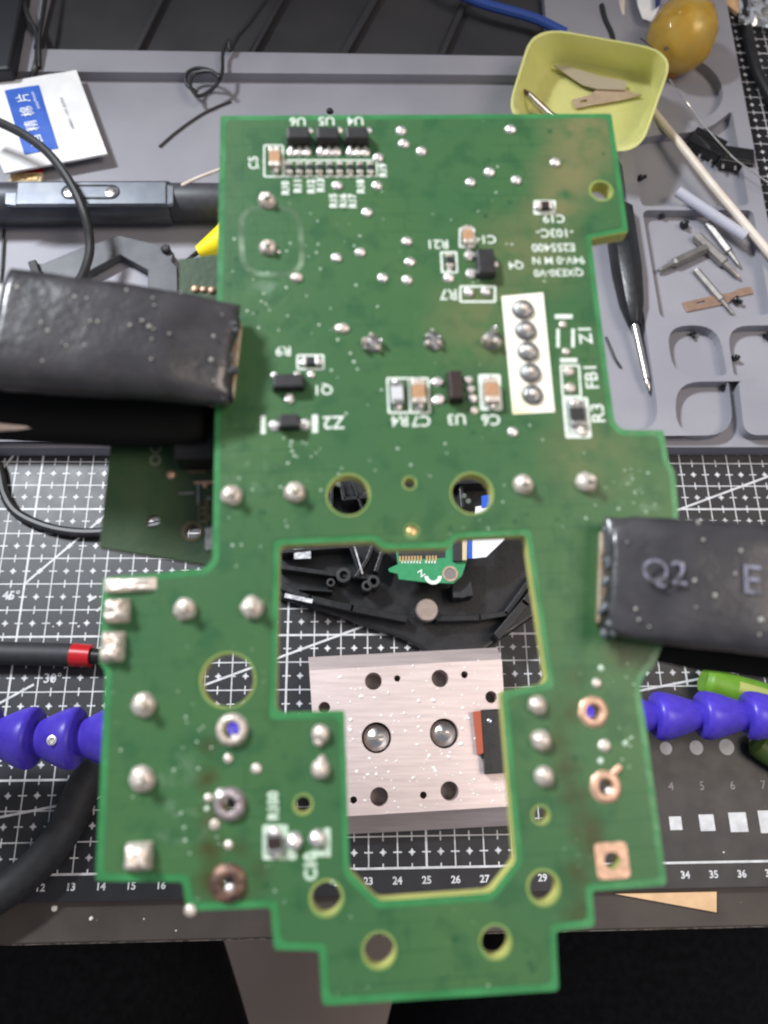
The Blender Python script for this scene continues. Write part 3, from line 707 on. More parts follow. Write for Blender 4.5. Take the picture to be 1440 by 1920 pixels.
# driver bits
def bit(p, q, r, label, tip=.35):
    z = zf + r; r *= 1.25; A, Bv = W(*p, z), W(*q, z); e = empty('driver_bit', A); tag(e, label, 'driver bit', 'loose steel driver bits')
    d = (Bv - A); L = d.length
    make('shank', lathe([(0, 0), (r * .85, 0), (r, .06), (r, L * (1 - tip)), (r * .6, L * (1 - tip) + .08), (r * .45, L * .94), (r * .25, L), (0, L)], 6, Vector(), d), 'steel_dull', e)
bit((1323, 466), (1234, 508), .20, 'steel driver bit lying leftmost with its tip to the lower left')
bit((1304, 442), (1386, 520), .20, 'steel driver bit lying diagonally in the middle of the pile')
bit((1326, 418), (1388, 500), .15, 'thin steel driver bit uppermost, beside the frosted tube')
o = flat_thing('craft_blade', ((1280, 567), (1345, 552), (1372, 548), (1385, 541), (1408, 537), (1413, 549), (1378, 557), (1366, 568), (1288, 584)), zf, .08, 'copper_steel', 'brown copper-coloured blade lying under a driver bit', 'blade', holes=[((1306, 567), (1322, 563), (1321, 568), (1307, 571))])
bit((1304, 506), (1378, 592), .13, 'slender steel driver bit lying across the brown blade')

# hand screwdriver
hs = empty('hand_screwdriver', W(1190, 600, zf)); O = W(1190, 600, zf); tag(hs, 'small screwdriver with black handle and bright steel shaft in the long tray slot', 'screwdriver')
zz = zf + .55
A, Bv, C_ = W(1158, 392, zz), W(1190, 610, zz), W(1217, 733, zz - .25)
L = (Bv - A).length; rh = 29 * S(1170, 500, zz)
make('handle', lathe([(0, 0), (rh * .8, 0), (rh, .2), (rh, L * .55), (rh * .80, L * .82), (rh * .45, L * .985), (rh * .35, L)], 8, A - O, Bv - A), 'black_plastic', hs, smooth=True, angle=50, bevel=.02)
L2 = (C_ - Bv).length
make('shaft', lathe([(.16, 0), (.16, L2 * .82), (.10, L2 * .83), (.12, L2 * .86), (.10, L2 * .95), (.04, L2)], 16, Bv - O, C_ - Bv), 'steel', hs, smooth=True)

# ================================================================ things on the mat
rp = empty('soldering_pen', W(60, 1222, 0)); O = W(60, 1222, 0); tag(rp, 'black round pen handle with a glossy red band lying on the mat at left', 'pen')
zr = .42
def rpp(x, y): return W(x, y, zr) - O
A, C1, C2, C3 = rpp(-160, 1221), rpp(136, 1228), rpp(172, 1230), rpp(230, 1233)
r_ = .42
make('barrel', rod(A, C1, r_, r_, 24), 'black_matte', rp, smooth=True)
make('red_band', rod(C1, C2, r_ * 1.02, r_ * .96, 24), 'red', rp, smooth=True)
make('collar', rod(C2, C3, r_ * .7, r_ * .5, 20), 'black_plastic', rp, smooth=True)
cable('thick_hose', [(330, 1180, .55), (262, 1290, .55), (210, 1390, .55), (160, 1470, .55), (118, 1560, .55), (60, 1630, .55), (-20, 1690, .55), (-120, 1740, .55)], .58, 'black_matte', 'thick matt black hose curving across the lower left of the mat', 'hose', n=24)

gh = empty('rubber_grip', W(1380, 1290, 0)); O = W(1380, 1290, 0); tag(gh, 'lime green rubber handle with a pale stripe behind the right hose', 'handle')
zg = .6
def ghp(x, y, z=zg): return W(x, y, z) - O
make('grip', tube([ghp(1318, 1274), ghp(1345, 1284), ghp(1400, 1302), ghp(1500, 1330)], .60, 18, 6, lambda t: 1 if t > .12 else .72 + 2.3 * t), 'green_rubber', gh, smooth=True)
make('pale_stripe', tube([ghp(1385, 1288, 1.12), ghp(1430, 1301, 1.12), ghp(1500, 1322, 1.12)], .22, 12, 4, flat=.6), 'lime_pale', gh, smooth=True)
make('lower_grip', tube([ghp(1412, 1390, .4), ghp(1440, 1412, .4), ghp(1500, 1450, .4)], .42, 14, 6, lambda t: 1 if t > .15 else .6 + 2.6 * t), 'green_dark', gh, smooth=True)

# wooden sliver and crumbs on the table edge
o = make('wood_wedge', prism([[W(x, y, -.20) for x, y in ((1152, 1676), (1344, 1672), (1344, 1711))]], -.315, -.20), 'wood', bevel=.01); tag(o, 'thin pale wooden wedge lying on the table edge at lower right', 'wedge')
g = geo(); rnd = random.Random(4)
for px, py, r in ((171, 1722, .07), (102, 1703, .11), (270, 1723, .03), (330, 1745, .03), (1357, 1598, .03), (150, 1030, .03), (148, 1175, .05), (60, 1000, .03), (100, 1175, .03)):
    z = 0 if py < 1690 else -.32; add(g, *dome(W(px, py, z), r, r, 8, 3, px))
o = make('table_crumbs', g, 'crumb', smooth=True); tag(o, 'pale crumbs scattered on the mat and table edge', 'crumbs', kind='stuff')

# ================================================================ base plate of the stand
BT = 1.25
bp_ = empty('base_plate', W(765, 1390, 0)); O = W(765, 1390, 0); tag(bp_, 'rectangular brushed metal base plate with drilled holes seen through the board cutout', 'base plate')
def bpp(x, y, z=BT): return W(x, y, z) - O
tl_, tr2, br_, bl_ = bpp(580, 1257), bpp(941, 1236), bpp(957, 1512), bpp(598, 1534)
holes = []
for x, y, r in ((700, 1277, 16), (825, 1272, 16), (711, 1494, 17), (843, 1483, 17), (745, 1272, 6), (871, 1265, 6.5), (663, 1500, 6.5), (794, 1491, 6.5), (921, 1307, 11), (608, 1327, 11), (706, 1383, 28), (833, 1375, 27)):
    c = bpp(x, y); holes.append((c, r * S(x, y, BT)))
make('top_block', prism([[tl_, tr2, br_, bl_]] + [circ(c, r, 26) for c, r in holes], .42, BT), 'alu', bp_, bevel=.02)
make('hole_backing', prism([[tl_.lerp(br_, .03), tr2.lerp(bl_, .03), br_.lerp(tl_, .03), bl_.lerp(tr2, .03)]], .40, .44), 'hole_dark', bp_)
def slope(lo_a, lo_b, up_a, up_b, zlow, name):       # a long chamfer face along one edge of the block
    q = [Vector((lo_a.x, lo_a.y, zlow)), Vector((lo_b.x, lo_b.y, zlow)), Vector((up_b.x, up_b.y, BT - .02)), Vector((up_a.x, up_a.y, BT - .02)), Vector((lo_a.x, lo_a.y, .03)), Vector((lo_b.x, lo_b.y, .03)), Vector((up_b.x, up_b.y, .03)), Vector((up_a.x, up_a.y, .03))]
    return make(name, (q, [(0, 1, 2, 3), (4, 7, 6, 5), (0, 4, 5, 1), (1, 5, 6, 2), (2, 6, 7, 3), (3, 7, 4, 0)]), 'alu', bp_, bevel=.012)
slope(bpp(600, 1567, .55), bpp(958, 1548, .55), bl_.lerp(tl_, .004), br_.lerp(tr2, .004), .55, 'front_chamfer')
slope(bpp(933, 1214, .85), bpp(578, 1232, .85), tr2.lerp(br_, .004), tl_.lerp(bl_, .004), .85, 'back_chamfer')
for (c, r), tilt in ((holes[10], .1), (holes[11], -.35)):
    bo = make('bolt', lathe([(0, .30), (r * .55, .26), (r * .86, .12), (r * .95, -.1)], 26, Vector((c.x, c.y, BT - .42))), 'steel', bp_, smooth=True)
    make('socket', box((c.x, c.y, BT - .13), (r * 1.0, r * .22, .06), tilt), 'steel_dull', bo)
g = geo(); rnd = random.Random(11)
for k in range(210):
    s, t = rnd.random() ** .8, rnd.random(); p = (tl_ * (1 - s) + tr2 * s) * (1 - t) + (bl_ * (1 - s) + br_ * s) * t
    if any((Vector((p.x, p.y)) - Vector((c.x, c.y))).length < r + .06 for c, r in holes): continue
    r = rnd.uniform(.018, .055) * (1.5 if rnd.random() > .85 else 1)
    add(g, *dome(Vector((p.x + O.x, p.y + O.y, BT)), r, r * .7, 7, 3, k, .6, rnd.uniform(.6, 1.5), 1))
o = make('plate_crumbs', g, 'crumb', smooth=True); tag(o, 'white plastic crumbs sprinkled over the metal base plate', 'crumbs', kind='stuff')
lk = empty('relay_block', W(918, 1390, BT)); O2 = W(918, 1390, BT); tag(lk, 'small black block with an orange-red side on the right of the metal plate', 'block')
q = [W(x, y, BT + .35) - O2 for x, y in ((902, 1331), (958, 1328), (965, 1448), (910, 1452))]
make('black_case', prism([q], .004, .35), 'black_plastic', lk, bevel=.03)
q = [W(x, y, BT + .30) - O2 for x, y in ((888, 1334), (903, 1333), (908, 1412), (897, 1416))]
make('orange_side', prism([q], .004, .30), 'orange_red', lk, bevel=.02)
make('clear_window', dome(W(918, 1352, BT + .34) - O2, .12, .08, seed=2), 'steel', lk, smooth=True)

# ================================================================ opened mouse shell under the cutout
SZ = 1.5
sh = empty('mouse_shell', W(800, 1080, 0)); O = W(800, 1080, 0); tag(sh, 'opened black plastic mouse shell with ribs and screw bosses behind the board cutout', 'mouse shell')
def shp(x, y, z=SZ): return W(x, y, z) - O
make('shell_floor', prism([[shp(x, y, .5) for x, y in ((505, 880), (1030, 880), (1040, 1110), (1010, 1150), (960, 1185), (905, 1222), (800, 1222), (752, 1196), (640, 1158), (515, 1118))]], .02, .5), 'black_plastic', sh, bevel=.12, seg=3)
def wall(pts, z0, z1, wd, name='rib', m='black_plastic'):
    P = [shp(x, y, z1) for x, y in pts]; g = geo()
    for a_, b_ in zip(P, P[1:]):
        d = (b_ - a_); c = (a_ + b_) / 2; add(g, *box((c.x, c.y, (z0 + z1) / 2), (d.length + wd * .5, wd, z1 - z0), math.atan2(d.y, d.x)))
    return make(name, g, m, sh, bevel=.02)
wall(((525, 1062), (640, 1078), (700, 1082)), .4, 1.2, .18)
wall(((528, 1098), (580, 1122), (660, 1140), (760, 1160)), .4, 1.05, .25)
wall(((560, 1104), (622, 1108)), .4, 1.2, .08)
wall(((700, 1020), (688, 1050), (668, 1080)), .4, 1.35, .12)
wall(((655, 1020), (674, 1072)), .4, 1.3, .10)
wall(((720, 1025), (705, 1070)), .4, 1.25, .14)
wall(((820, 1160), (900, 1158), (950, 1150), (1000, 1080)), .4, 1.1, .2)
wall(((935, 1190), (985, 1130), (1020, 1085)), .3, 1.5, .3)
wall(((525, 1035), (600, 1028), (660, 1024)), .4, 1.3, .12)
wall(((610, 905), (640, 905), (645, 935), (690, 930)), .4, 1.5, .15); wall(((622, 880), (622, 950)), .4, 1.3, .12); wall(((660, 900), (680, 955)), .4, 1.5, .10)
wall(((850, 905), (920, 902)), .4, 1.4, .12); wall(((862, 885), (868, 950)), .4, 1.2, .14)
for x, y, r in ((644, 1078, 14), (700, 1090, 12), (688, 1098, 10), (620, 1092, 8), (865, 1105, 16), (690, 930, 10)):
    c = shp(x, y, 1.35); rr = r * S(x, y, 1.35)
    make('screw_boss', ([p + Vector((c.x, c.y, 0)) for p in lathe([(rr, .4), (rr, 1.35), (rr * .55, 1.36), (rr * .5, .9), (0, .9)], 18)[0]], lathe([(rr, .4), (rr, 1.35), (rr * .55, 1.36), (rr * .5, .9), (0, .9)], 18)[1]), 'black_matte', sh, smooth=True)
c = shp(868, 1105, 1.4); make('boss_block', box((c.x, c.y, .9), (.75, .55, .9), .1), 'black_matte', sh, bevel=.04)
sl = [(565, 1035), (520, 1122)]
make('slot_edge', box((*shp(672, 1050, 1.36)[:2], 1.36), (.05, 1.1, .03), .28), 'label_white', sh)
make('bright_edge', box((*shp(560, 1122, 1.2)[:2], 1.2), (1.05, .16, .05), -.22), 'label_white', sh, bevel=.01)
make('label', box((*shp(567, 1038, 1.25)[:2], 1.25), (.62, .40, .02), .03), 'label_white', sh)
gd = make('magnet_disc', lathe([(.40, .95), (.42, 1.0), (.42, 1.28), (.38, 1.32), (0, 1.32)], 28, Vector((*shp(801, 1143, 1.32)[:2], 0))), 'magnet', sh, smooth=True)
zc = 1.75
fb = empty('button_board', W(800, 1060, zc)); O3 = W(800, 1060, zc); tag(fb, 'small bright green circuit board with gold contacts inside the mouse shell', 'circuit board')
def fbp(x, y, z=zc): return W(x, y, z) - O3
make('mask', prism([[fbp(x, y) for x, y in ((728, 1066), (746, 1058), (742, 1030), (748, 1000), (840, 996), (848, 1010), (878, 1008), (876, 1050), (866, 1080), (850, 1094), (800, 1092), (748, 1086), (746, 1076), (730, 1072))]], -.12, 0), 'flex_green', fb, bevel=.01)
make('silk_field', sheet([[fbp(x, y) for x, y in ((746, 1030), (835, 1022), (835, 1046), (748, 1050))]], .006), 'black_matte', fb)
for k in range(13):
    if k == 8: continue
    c = fbp(750 + k * 5.6, 1048 - k * .1); make('contact', box((c.x, c.y, .012), (.06, .2, .02)), 'gold', fb)
for k in range(12):
    if k == 7: continue
    c = fbp(754 + k * 5.6, 1054); make('pad', box((c.x, c.y, .012), (.05, .1, .02)), 'silk', fb)
c = fbp(844, 1076); r = 15 * S(844, 1076, zc)
make('ring_pad', xf(prism([circ((0, 0), r, 24), circ((0, 0), r * .72, 24)[::-1]], 0, .03), Matrix.Translation((c.x, c.y, .002))), 'tan_metal', fb)
make('ring_hole', sheet([circ((c.x, c.y), r * .72, 24)], .008), 'hole_dark', fb)
c = fbp(812, 1080); make('arc_mark', xf(prism([[Vector((.32 * cos(t), .32 * sin(t), 0)) for t in [pi + i * pi / 10 for i in range(11)]] + [Vector((.18 * cos(t), .18 * sin(t), 0)) for t in [2 * pi - i * pi / 10 for i in range(11)]]], 0, .01), Matrix.Translation((c.x, c.y, .004))), 'silk', fb)
make('lettering', place(to_height(text_geo('Z', 1, .02), .24), (*fbp(790, 1075)[:2], .008), .6), 'silk', fb)
cn2 = make('ribbon_socket', prism([[fbp(x, y, zc + .15) for x, y in ((850, 1006), (868, 1006), (868, 1052), (850, 1052))]], 0, .15), 'black_matte', fb, bevel=.02)
make('socket_latch', prism([[fbp(x, y, zc + .17) for x, y in ((867, 1008), (876, 1008), (875, 1050), (867, 1050))]], .01, .17), 'tan_plastic', fb)
rb = empty('ribbon_cable', W(900, 1030, zc)); O4 = W(900, 1030, zc); tag(rb, 'white ribbon cable with a blue stiffener running right from the small green board', 'ribbon cable')
make('blue_end', prism([[W(x, y, zc + .12) - O4 for x, y in ((876, 1010), (886, 1010), (886, 1047), (876, 1047))]], .08, .12), 'ribbon_blue', rb)
make('ribbon', prism([[W(x, y, zc + .12) - O4 for x, y in ((886, 1000), (950, 985), (945, 1012), (912, 1044), (886, 1047))]], .09, .12), 'ribbon_white', rb)
make('blue_fold', prism([[W(x, y, zc + .16) - O4 for x, y in ((903, 930), (922, 926), (922, 950), (903, 952))]], .10, .16), 'ribbon_blue', rb)
make('ribbon_fold', prism([[W(x, y, zc + .12) - O4 for x, y in ((892, 950), (960, 940), (955, 995), (888, 1002))]], .07, .11), 'ribbon_white', rb)

# ================================================================ blue hose arms
def seg_geo(R, L):      # one bead: ball socket at z=0 side, neck at z=L
    return lathe([(R * .50, -.02 * L), (R * .90, -.01 * L), (R * .99, .04 * L), (R * 1.02, .14 * L), (R * .98, .28 * L), (R * .87, .48 * L), (R * .74, .68 * L), (R * .62, .86 * L), (R * .55, .94 * L), (R * .55, 1.04 * L)], 32)
def hose(pts, R, L, label, flip, group):
    P = cat(pts, 24); acc = [0.0]
    for a_, b_ in zip(P, P[1:]): acc.append(acc[-1] + (b_ - a_).length)
    def at(s):
        for i in range(len(P) - 1):
            if acc[i + 1] >= s: return P[i].lerp(P[i + 1], (s - acc[i]) / max(1e-9, acc[i + 1] - acc[i]))
        return P[-1]
    e = empty('flexible_arm', pts[0]); tag(e, label, 'flexible arm', group)
    base = None; n = int(acc[-1] / L)
    for k in range(n):
        a_, b_ = at(k * L), at((k + 1) * L); d = (b_ - a_).normalized()
        if base is None:
            base = make('hose_segment', seg_geo(R, L), 'purple', e, smooth=True, angle=60); o = base
        else:
            o = base.copy(); COL.objects.link(o); o.parent = e
        o.matrix_local = Matrix.Translation(a_ - pts[0]) @ Vector((0, 0, 1)).rotation_difference(d).to_matrix().to_4x4()
    return e
zR, zL = 2.0, 3.4
hR = [W(972, 1362, 1.2), W(1042, 1350, 1.6), W(1124, 1341, zR), W(1207, 1343, zR), W(1292, 1341, zR + .05), W(1376, 1341, zR + .15), W(1470, 1342, zR + .3)]
e1 = hR[-1]; hR += [e1 + Vector((2.2, .3, 1.0)), e1 + Vector((4.2, 1.2, 4)), e1 + Vector((4.0, 2.2, 8)), e1 + Vector((1.5, 3.2, 12.5)), e1 + Vector((-3.2, 4.2, 15.8))]
hose(hR, .80, 84 * S(1300, 1340, zR), 'violet blue jointed hose arm running off to the right of the board', 1, 'violet blue jointed arms')
hL = [W(600, 1412, 1.1), W(510, 1396, 2.0), W(420, 1378, 2.8), W(310, 1376, 3.2), W(225, 1380, zL), W(144, 1384, zL), W(63, 1384, zL), W(-25, 1380, zL)]
e1 = hL[-1]; hL += [e1 + Vector((-1.8, .2, .4)), e1 + Vector((-4.0, 1.5, 3)), e1 + Vector((-4.6, 4.0, 8)), e1 + Vector((-2.6, 7.0, 12.5)), e1 + Vector((1.6, 8.6, 15.2))]
la = hose(hL, .93, 81 * S(105, 1384, zL), 'violet blue jointed hose arm with a set screw left of the board', -1, 'violet blue jointed arms')
pz = W(97, 1388, zL + .93); 
make('set_screw', ([p + pz - hL[0] for p in lathe([(.15, -.08), (.15, .02), (.09, .03), (.06, -.03), (0, -.03)], 12)[0]], lathe([(.15, -.08), (.15, .02), (.09, .03), (.06, -.03), (0, -.03)], 12)[1]), 'silver', la, smooth=True)

# ================================================================ the circuit board
pcb = empty('circuit_board', mw=BM); tag(pcb, 'large green circuit board held by two clips, solder side toward the viewer', 'circuit board')
TH = .16
def bl(*pp): return [B(x, y) for x, y in pp]
out_px = [(413, 217), (1146, 213), (1158, 290), (1178, 434), (1108, 447), (1132, 640), (1152, 790), (1166, 806), (1244, 807), (1254, 866), (1266, 885), (1272, 960), (1262, 1120), (1240, 1220), (1222, 1254), (1204, 1272), (1200, 1296), (1210, 1350), (1251, 1660),
          (1111, 1671), (1116, 1738), (1043, 1746), (1048, 1858), (604, 1886), (598, 1783), (514, 1781), (507, 1702), (350, 1708), (342, 1654), (179, 1652), (197, 1258), (186, 1243), (192, 1083), (382, 1066), (398, 1050)]
out_r = [.02, .02, 0, .02, .03, 0, .05, .05, .02, .02, .04, 0, .3, .1, .05, .05, .05, 0, .05, .03, .05, .03, .04, .05, .03, .03, .03, .06, .03, .03, .03, .03, .03, .04, .04]
cut_px = [(524, 1022), (702, 1014), (716, 1030), (842, 1027), (856, 1009), (986, 1003), (1027, 1280), (940, 1297), (967, 1614), (920, 1674), (710, 1689), (655, 1632), (646, 1332), (517, 1336)]
cut_r = [.06, .05, .08, .08, .05, .05, .07, .03, .04, .05, .05, .04, .03, .08]
outline = round_loop(bl(*out_px), out_r, 5); cut = round_loop(bl(*cut_px), cut_r, 5)
holes_px = [(653, 928, 39, 46), (885, 925, 38, 45), (768, 906, 11, 17), (772, 996, 12, 17), (427, 1275, 49, 57), (1127, 358, 19, 27), (568, 1508, 15, 24), (1014, 1528, 14, 22), (612, 1684, 28, 38), (1019, 1664, 27, 37), (711, 1782, 29, 37), (929, 1766, 27, 35),
            (435, 1368, 14, 0), (431, 1507, 11, 0), (428, 1655, 13, 0), (1112, 1335, 14, 0), (1135, 1475, 14, 0), (1147, 1612, 15, 0)]
H = [(B(x, y), r * BS(x, y), (r + (rg - r) * .55 if rg else 0) * BS(x, y)) for x, y, r, rg in holes_px]
brd = make('laminate', prism([outline, cut] + [circ(c, r, 30) for c, r, _ in H], -TH, 0), 'mask_edge', pcb, bevel=.034, seg=3)
brd.data.materials.append(M['laminate_edge'])
for p in brd.data.polygons:
    if abs(p.normal.z) < .5: p.material_index = 1
def offset(loop, d):
    n = len(loop); L_ = [Vector((p.x, p.y, 0)) for p in loop]
    ar = sum(L_[i].x * L_[(i + 1) % n].y - L_[(i + 1) % n].x * L_[i].y for i in range(n)); s = 1 if ar > 0 else -1; o = []
    for i in range(n):
        a_, b_, c_ = L_[i - 1], L_[i], L_[(i + 1) % n]; e0 = (b_ - a_); e1 = (c_ - b_)
        if e0.length < 1e-7 or e1.length < 1e-7: o.append(b_); continue
        e0.normalize(); e1.normalize(); n0 = Vector((-e0.y, e0.x, 0)) * s; n1 = Vector((-e1.y, e1.x, 0)) * s
        m = n0 + n1
        if m.length < .2: o.append(b_); continue
        m.normalize(); o.append(b_ + m * min(d / max(.35, m.dot(n0)), 2.2 * abs(d)) if d > 0 else b_ + m * max(d / max(.35, m.dot(n0)), -2.2 * abs(d)))
    return o
pour_out = round_loop(offset(bl(*out_px), .062), [.05] * len(out_px), 3)
pour_cut = round_loop(offset(bl(*cut_px), -.058), [.05] * len(cut_px), 3)
ph = [circ(c, (rg if rg else r) + .004, 30) for c, r, rg in H]
# a narrower land under each ring keeps the pour clear of the edges
make('solder_mask', prism([pour_out, pour_cut] + ph, .0005, .005), 'pour', pcb)
for c, r, rg in H:
    if rg: make('bare_ring', prism([circ(c, rg, 30), circ(c, r + .001, 30)[::-1]], .0006, .004), 'ring', pcb)

# print on the board
ZS = .0065
def silk_text(s, px, py, hpx, rot=180, m='silk', bold=.02, sx=1.0):
    p = B(px, py); k = BS(px, py); g = to_height(text_geo(s, 1, bold), hpx * k)
    return make('lettering', place(g, (p.x, p.y, ZS + .001), radians(rot), sx), m, pcb)
def frame(x0, y0, x1, y1, t=4, m='silk', skew=0):
    q = bl((x0, y0), (x1, y0), (x1 + skew, y1), (x0 + skew, y1)); k = t * BS(x0, y0)
    return make('component_outline', prism([round_loop(q, .02, 2), [p for p in offset(round_loop(q, .02, 2), k)][::-1]], ZS - .001, ZS), m, pcb)
def bar(x0, y0, x1, y1, m='silk'):
    return make('polarity_bar', prism([bl((x0, y0), (x1, y0), (x1, y1), (x0, y1))], ZS - .001, ZS), m, pcb)
for s, x, y, h, r in (('U6', 558, 229, 19, 180), ('U5', 612, 228, 19, 180), ('U4', 666, 228, 19, 180), ('C5', 475, 306, 18, 90), ('R9', 531, 659, 20, 180), ('Q1', 608, 730, 24, 180), ('Z2', 626, 793, 26, 180),
                      ('R21', 822, 459, 19, 180), ('C14', 909, 450, 18, 180), ('R7', 840, 553, 22, 180), ('Q4', 967, 497, 19, 180), ('C19', 1038, 411, 18, 180), ('-103C-', 1040, 438, 18, 180), ('E255400', 1037, 465, 17, 180),
                      ('94V-0 M N', 1047, 489, 16, 180), ('QXE30-V0', 1047, 511, 18, 180), ('C7', 789, 790, 22, 180), ('R4', 749, 790, 22, 180), ('U3', 856, 787, 22, 180), ('C6', 920, 788, 22, 180), ('Z1', 1097, 631, 24, 90), ('FB1', 1108, 708, 24, 90), ('R3', 1120, 775, 26, 90)):
    silk_text(s, x, y, h, r, bold=.012)
for s, x, y in (('R10', 535, 353), ('R11', 558, 350), ('R12', 583, 350), ('R13', 601, 348), ('R15', 625, 377), ('R16', 643, 377), ('R17', 661, 377), ('R18', 676, 350), ('R19', 718, 320)):
    silk_text(s, x, y, 15, 90, 'silk', .04)
silk_text('R100', 512, 1510, 22, 90, 'silk_soft', .06, .9); silk_text('C10', 582, 1624, 26, 90, 'silk_soft', .06, .9)
frame(532, 300, 708, 333, 3); frame(494, 272, 532, 333, 3)
frame(556, 665, 608, 694, 4); frame(724, 708, 768, 776, 4, skew=3); frame(764, 708, 804, 776, 4, skew=4); frame(896, 702, 938, 770, 5, skew=4)
frame(861, 536, 930, 568, 4); frame(825, 472, 857, 513, 4, skew=2); frame(860, 428, 890, 465, 4)
frame(1000, 376, 1042, 403, 5)
frame(1049, 684, 1087, 746, 4, skew=4); frame(1053, 745, 1102, 822, 5, skew=7)
bar(1040, 590, 1073, 598); bar(1050, 672, 1082, 680); bar(1043, 617, 1049, 652); bar(1071, 617, 1077, 652); bar(489, 780, 498, 814); bar(585, 778, 596, 812)
frame(492, 1546, 540, 1612, 9, 'silk_soft'); frame(540, 1600, 556, 1612, 5, 'silk_soft'); bar(608, 1552, 620, 1606, 'silk_soft'); bar(584, 1594, 612, 1606, 'silk_soft')
bar(516, 1590, 556, 1603, 'silk_soft')
make('header_field', prism([bl((940, 556), (1018, 549), (1040, 773), (961, 777))], ZS - .001, ZS), 'header_print', pcb)
# worn outline of a capacitor seat, a flux ring
q = round_loop(bl((445, 385), (565, 385), (575, 520), (450, 520)), .28, 8)
M['flux'] = mat('flux_ring', (.042, .095, .038), .5, col2=(.16, .25, .15), scale=5, lo=.42, hi=.75)
make('flux_ring', prism([q, offset(q, .06)[::-1]], ZS - .0012, ZS - .0004), 'flux', pcb)

# solder points
sd = [0]
def dot(px, py, rpx, m='silver', hk=.75, name='solder_joint', wob=.15, sx=1, sy=1):
    sd[0] += 1; k = BS(px, py); r = rpx * k
    p = B(px, py); return make(name, dome(Vector((p.x, p.y, .004)), r, r * hk, 16, 5, sd[0], wob, sx, sy), m, pcb, smooth=True)
for x, y in ((752, 247), (757, 271), (790, 285), (957, 244), (1041, 306), (917, 324), (882, 343), (968, 339), (707, 349), (688, 399), (709, 297), (763, 453), (675, 474), (631, 484), (769, 492), (763, 526), (717, 522), (841, 522), (961, 811), (632, 349)):
    dot(x, y, 10, 'silver', .6, sx=1.05)
dot(556, 522, 12, 'solder', .6, sx=1.05, sy=.85); dot(641, 616, 14, 'solder', .5, sx=1.05, sy=.75)
for x, y in ((581, 246), (636, 245), (691, 245)): dot(x, y, 6.5, 'silver', .5)
def pin(px, py, r, m='solder', h=1.0, core=True, cm='solder_dark'):
    j = dot(px, py, r, m, .85)
    if core:
        k = BS(px, py); p = B(px, py)
        rr = r * .36 * k
        make('pin', lathe([(rr, 0), (rr, r * k * h), (rr * .7, r * k * h * 1.12), (0, r * k * h * 1.14)], 10, Vector((p.x + r * k * .12, p.y - r * k * .06, .01)), None, .2, sd[0]), cm, j, smooth=True)
    return j
for x, y in ((501, 378), (502, 466)): pin(x, y, 17, 'solder', 1.0, True, 'solder')
dot(495, 367, 5, 'silver'); dot(522, 473, 4, 'silver')
for x, y, s_ in ((698, 645, 0), (812, 640, 1), (921, 640, 2)):
    k = BS(x, y); p = B(x, y)
    j = make('solder_joint', dome(Vector((p.x, p.y, .004)), 19 * k, 8 * k, 16, 4, 60 + s_, .2), 'solder_dark', pcb, smooth=True)
    for i, (dx, dy, r) in enumerate((((-14, 0, 7), (14, 2, 7), (0, -14, 6), (-12, 12, 6), (12, 13, 5)), ((-13, -5, 6), (-12, 8, 6), (0, -16, 6), (12, 10, 6), (10, -4, 5)), ((-10, 4, 10), (5, -18, 7), (8, 6, 9)))[s_]):
        make('solder_prong', dome(Vector((p.x + dx * k, p.y - dy * k, .01)), r * k, r * k * 2.2, 10, 5, 70 + i + s_ * 7, .2), ('solder', 'steel', 'solder_dark')[(i + s_) % 2], j, smooth=True)
for i, (x, y) in enumerate(((980, 582), (986, 621), (990, 660), (994, 700), (998, 741))):
    j = dot(x, y, 21, 'solder_dark', .55, name='header_joint', wob=.03)
    k = BS(x, y); p = B(x, y); make('pin_tip', dome(Vector((p.x, p.y, 10 * k)), 8 * k, 5 * k, 12, 4, i, .2), 'solder', j, smooth=True)
for x, y, r in ((435, 930, 21), (552, 924, 21), (980, 910, 20), (1098, 905, 21), (347, 1143, 23), (473, 1139, 23), (271, 1322, 24), (267, 1461, 26)): pin(x, y, r, 'solder', 1.25, True, 'solder')
for x, y, r in ((601, 1376, 18), (601, 1441, 19), (1007, 1322, 19), (1013, 1388, 20), (1019, 1456, 20)): dot(x, y, r, 'solder', 1.0, wob=.1)
dot(597, 1390, 10, 'solder', 1.2); dot(604, 1424, 9, 'solder', 1.2)
def pad_solder(px, py, w_, h_, m='solder', z=.09, ax=0.0):
    k = BS(px, py); p = B(px, py); n = 10; v, f = [], []
    for i in range(n + 1):
        for j in range(n + 1):
            s, t = i / n * 2 - 1, j / n * 2 - 1
            e = max(0, 1 - s ** 6) * max(0, 1 - t ** 6)
            v.append(Vector((p.x + s * w_ / 2 * k, p.y + t * h_ / 2 * k, .003 + z * e ** .5 * (.75 + .5 * noise.noise(Vector((s * 2 + px, t * 2, py * .1)))))))
    for i in range(n):
        for j in range(n): f.append((i * (n + 1) + j, (i + 1) * (n + 1) + j, (i + 1) * (n + 1) + j + 1, i * (n + 1) + j + 1))
    return make('solder_pad', (v, f), m, pcb, smooth='all')
pad_solder(245, 1097, 98, 27, z=.06); pad_solder(222, 1146, 46, 46, z=.16); pad_solder(213, 1213, 44, 58, z=.12); pad_solder(261, 1605, 52, 52, z=.15)
for x, y, r in ((428, 1422, 9), (481, 1441, 10), (429, 1585, 9), (391, 1496, 8), (403, 1546, 10), (388, 1516, 5), (1118, 1281, 9), (1127, 1253, 6), (1133, 1398, 12), (1126, 1427, 6), (357, 1707, 11), (1172, 1394, 5)): dot(x, y, r, 'solder' if r > 6 else 'silk_soft', .5)
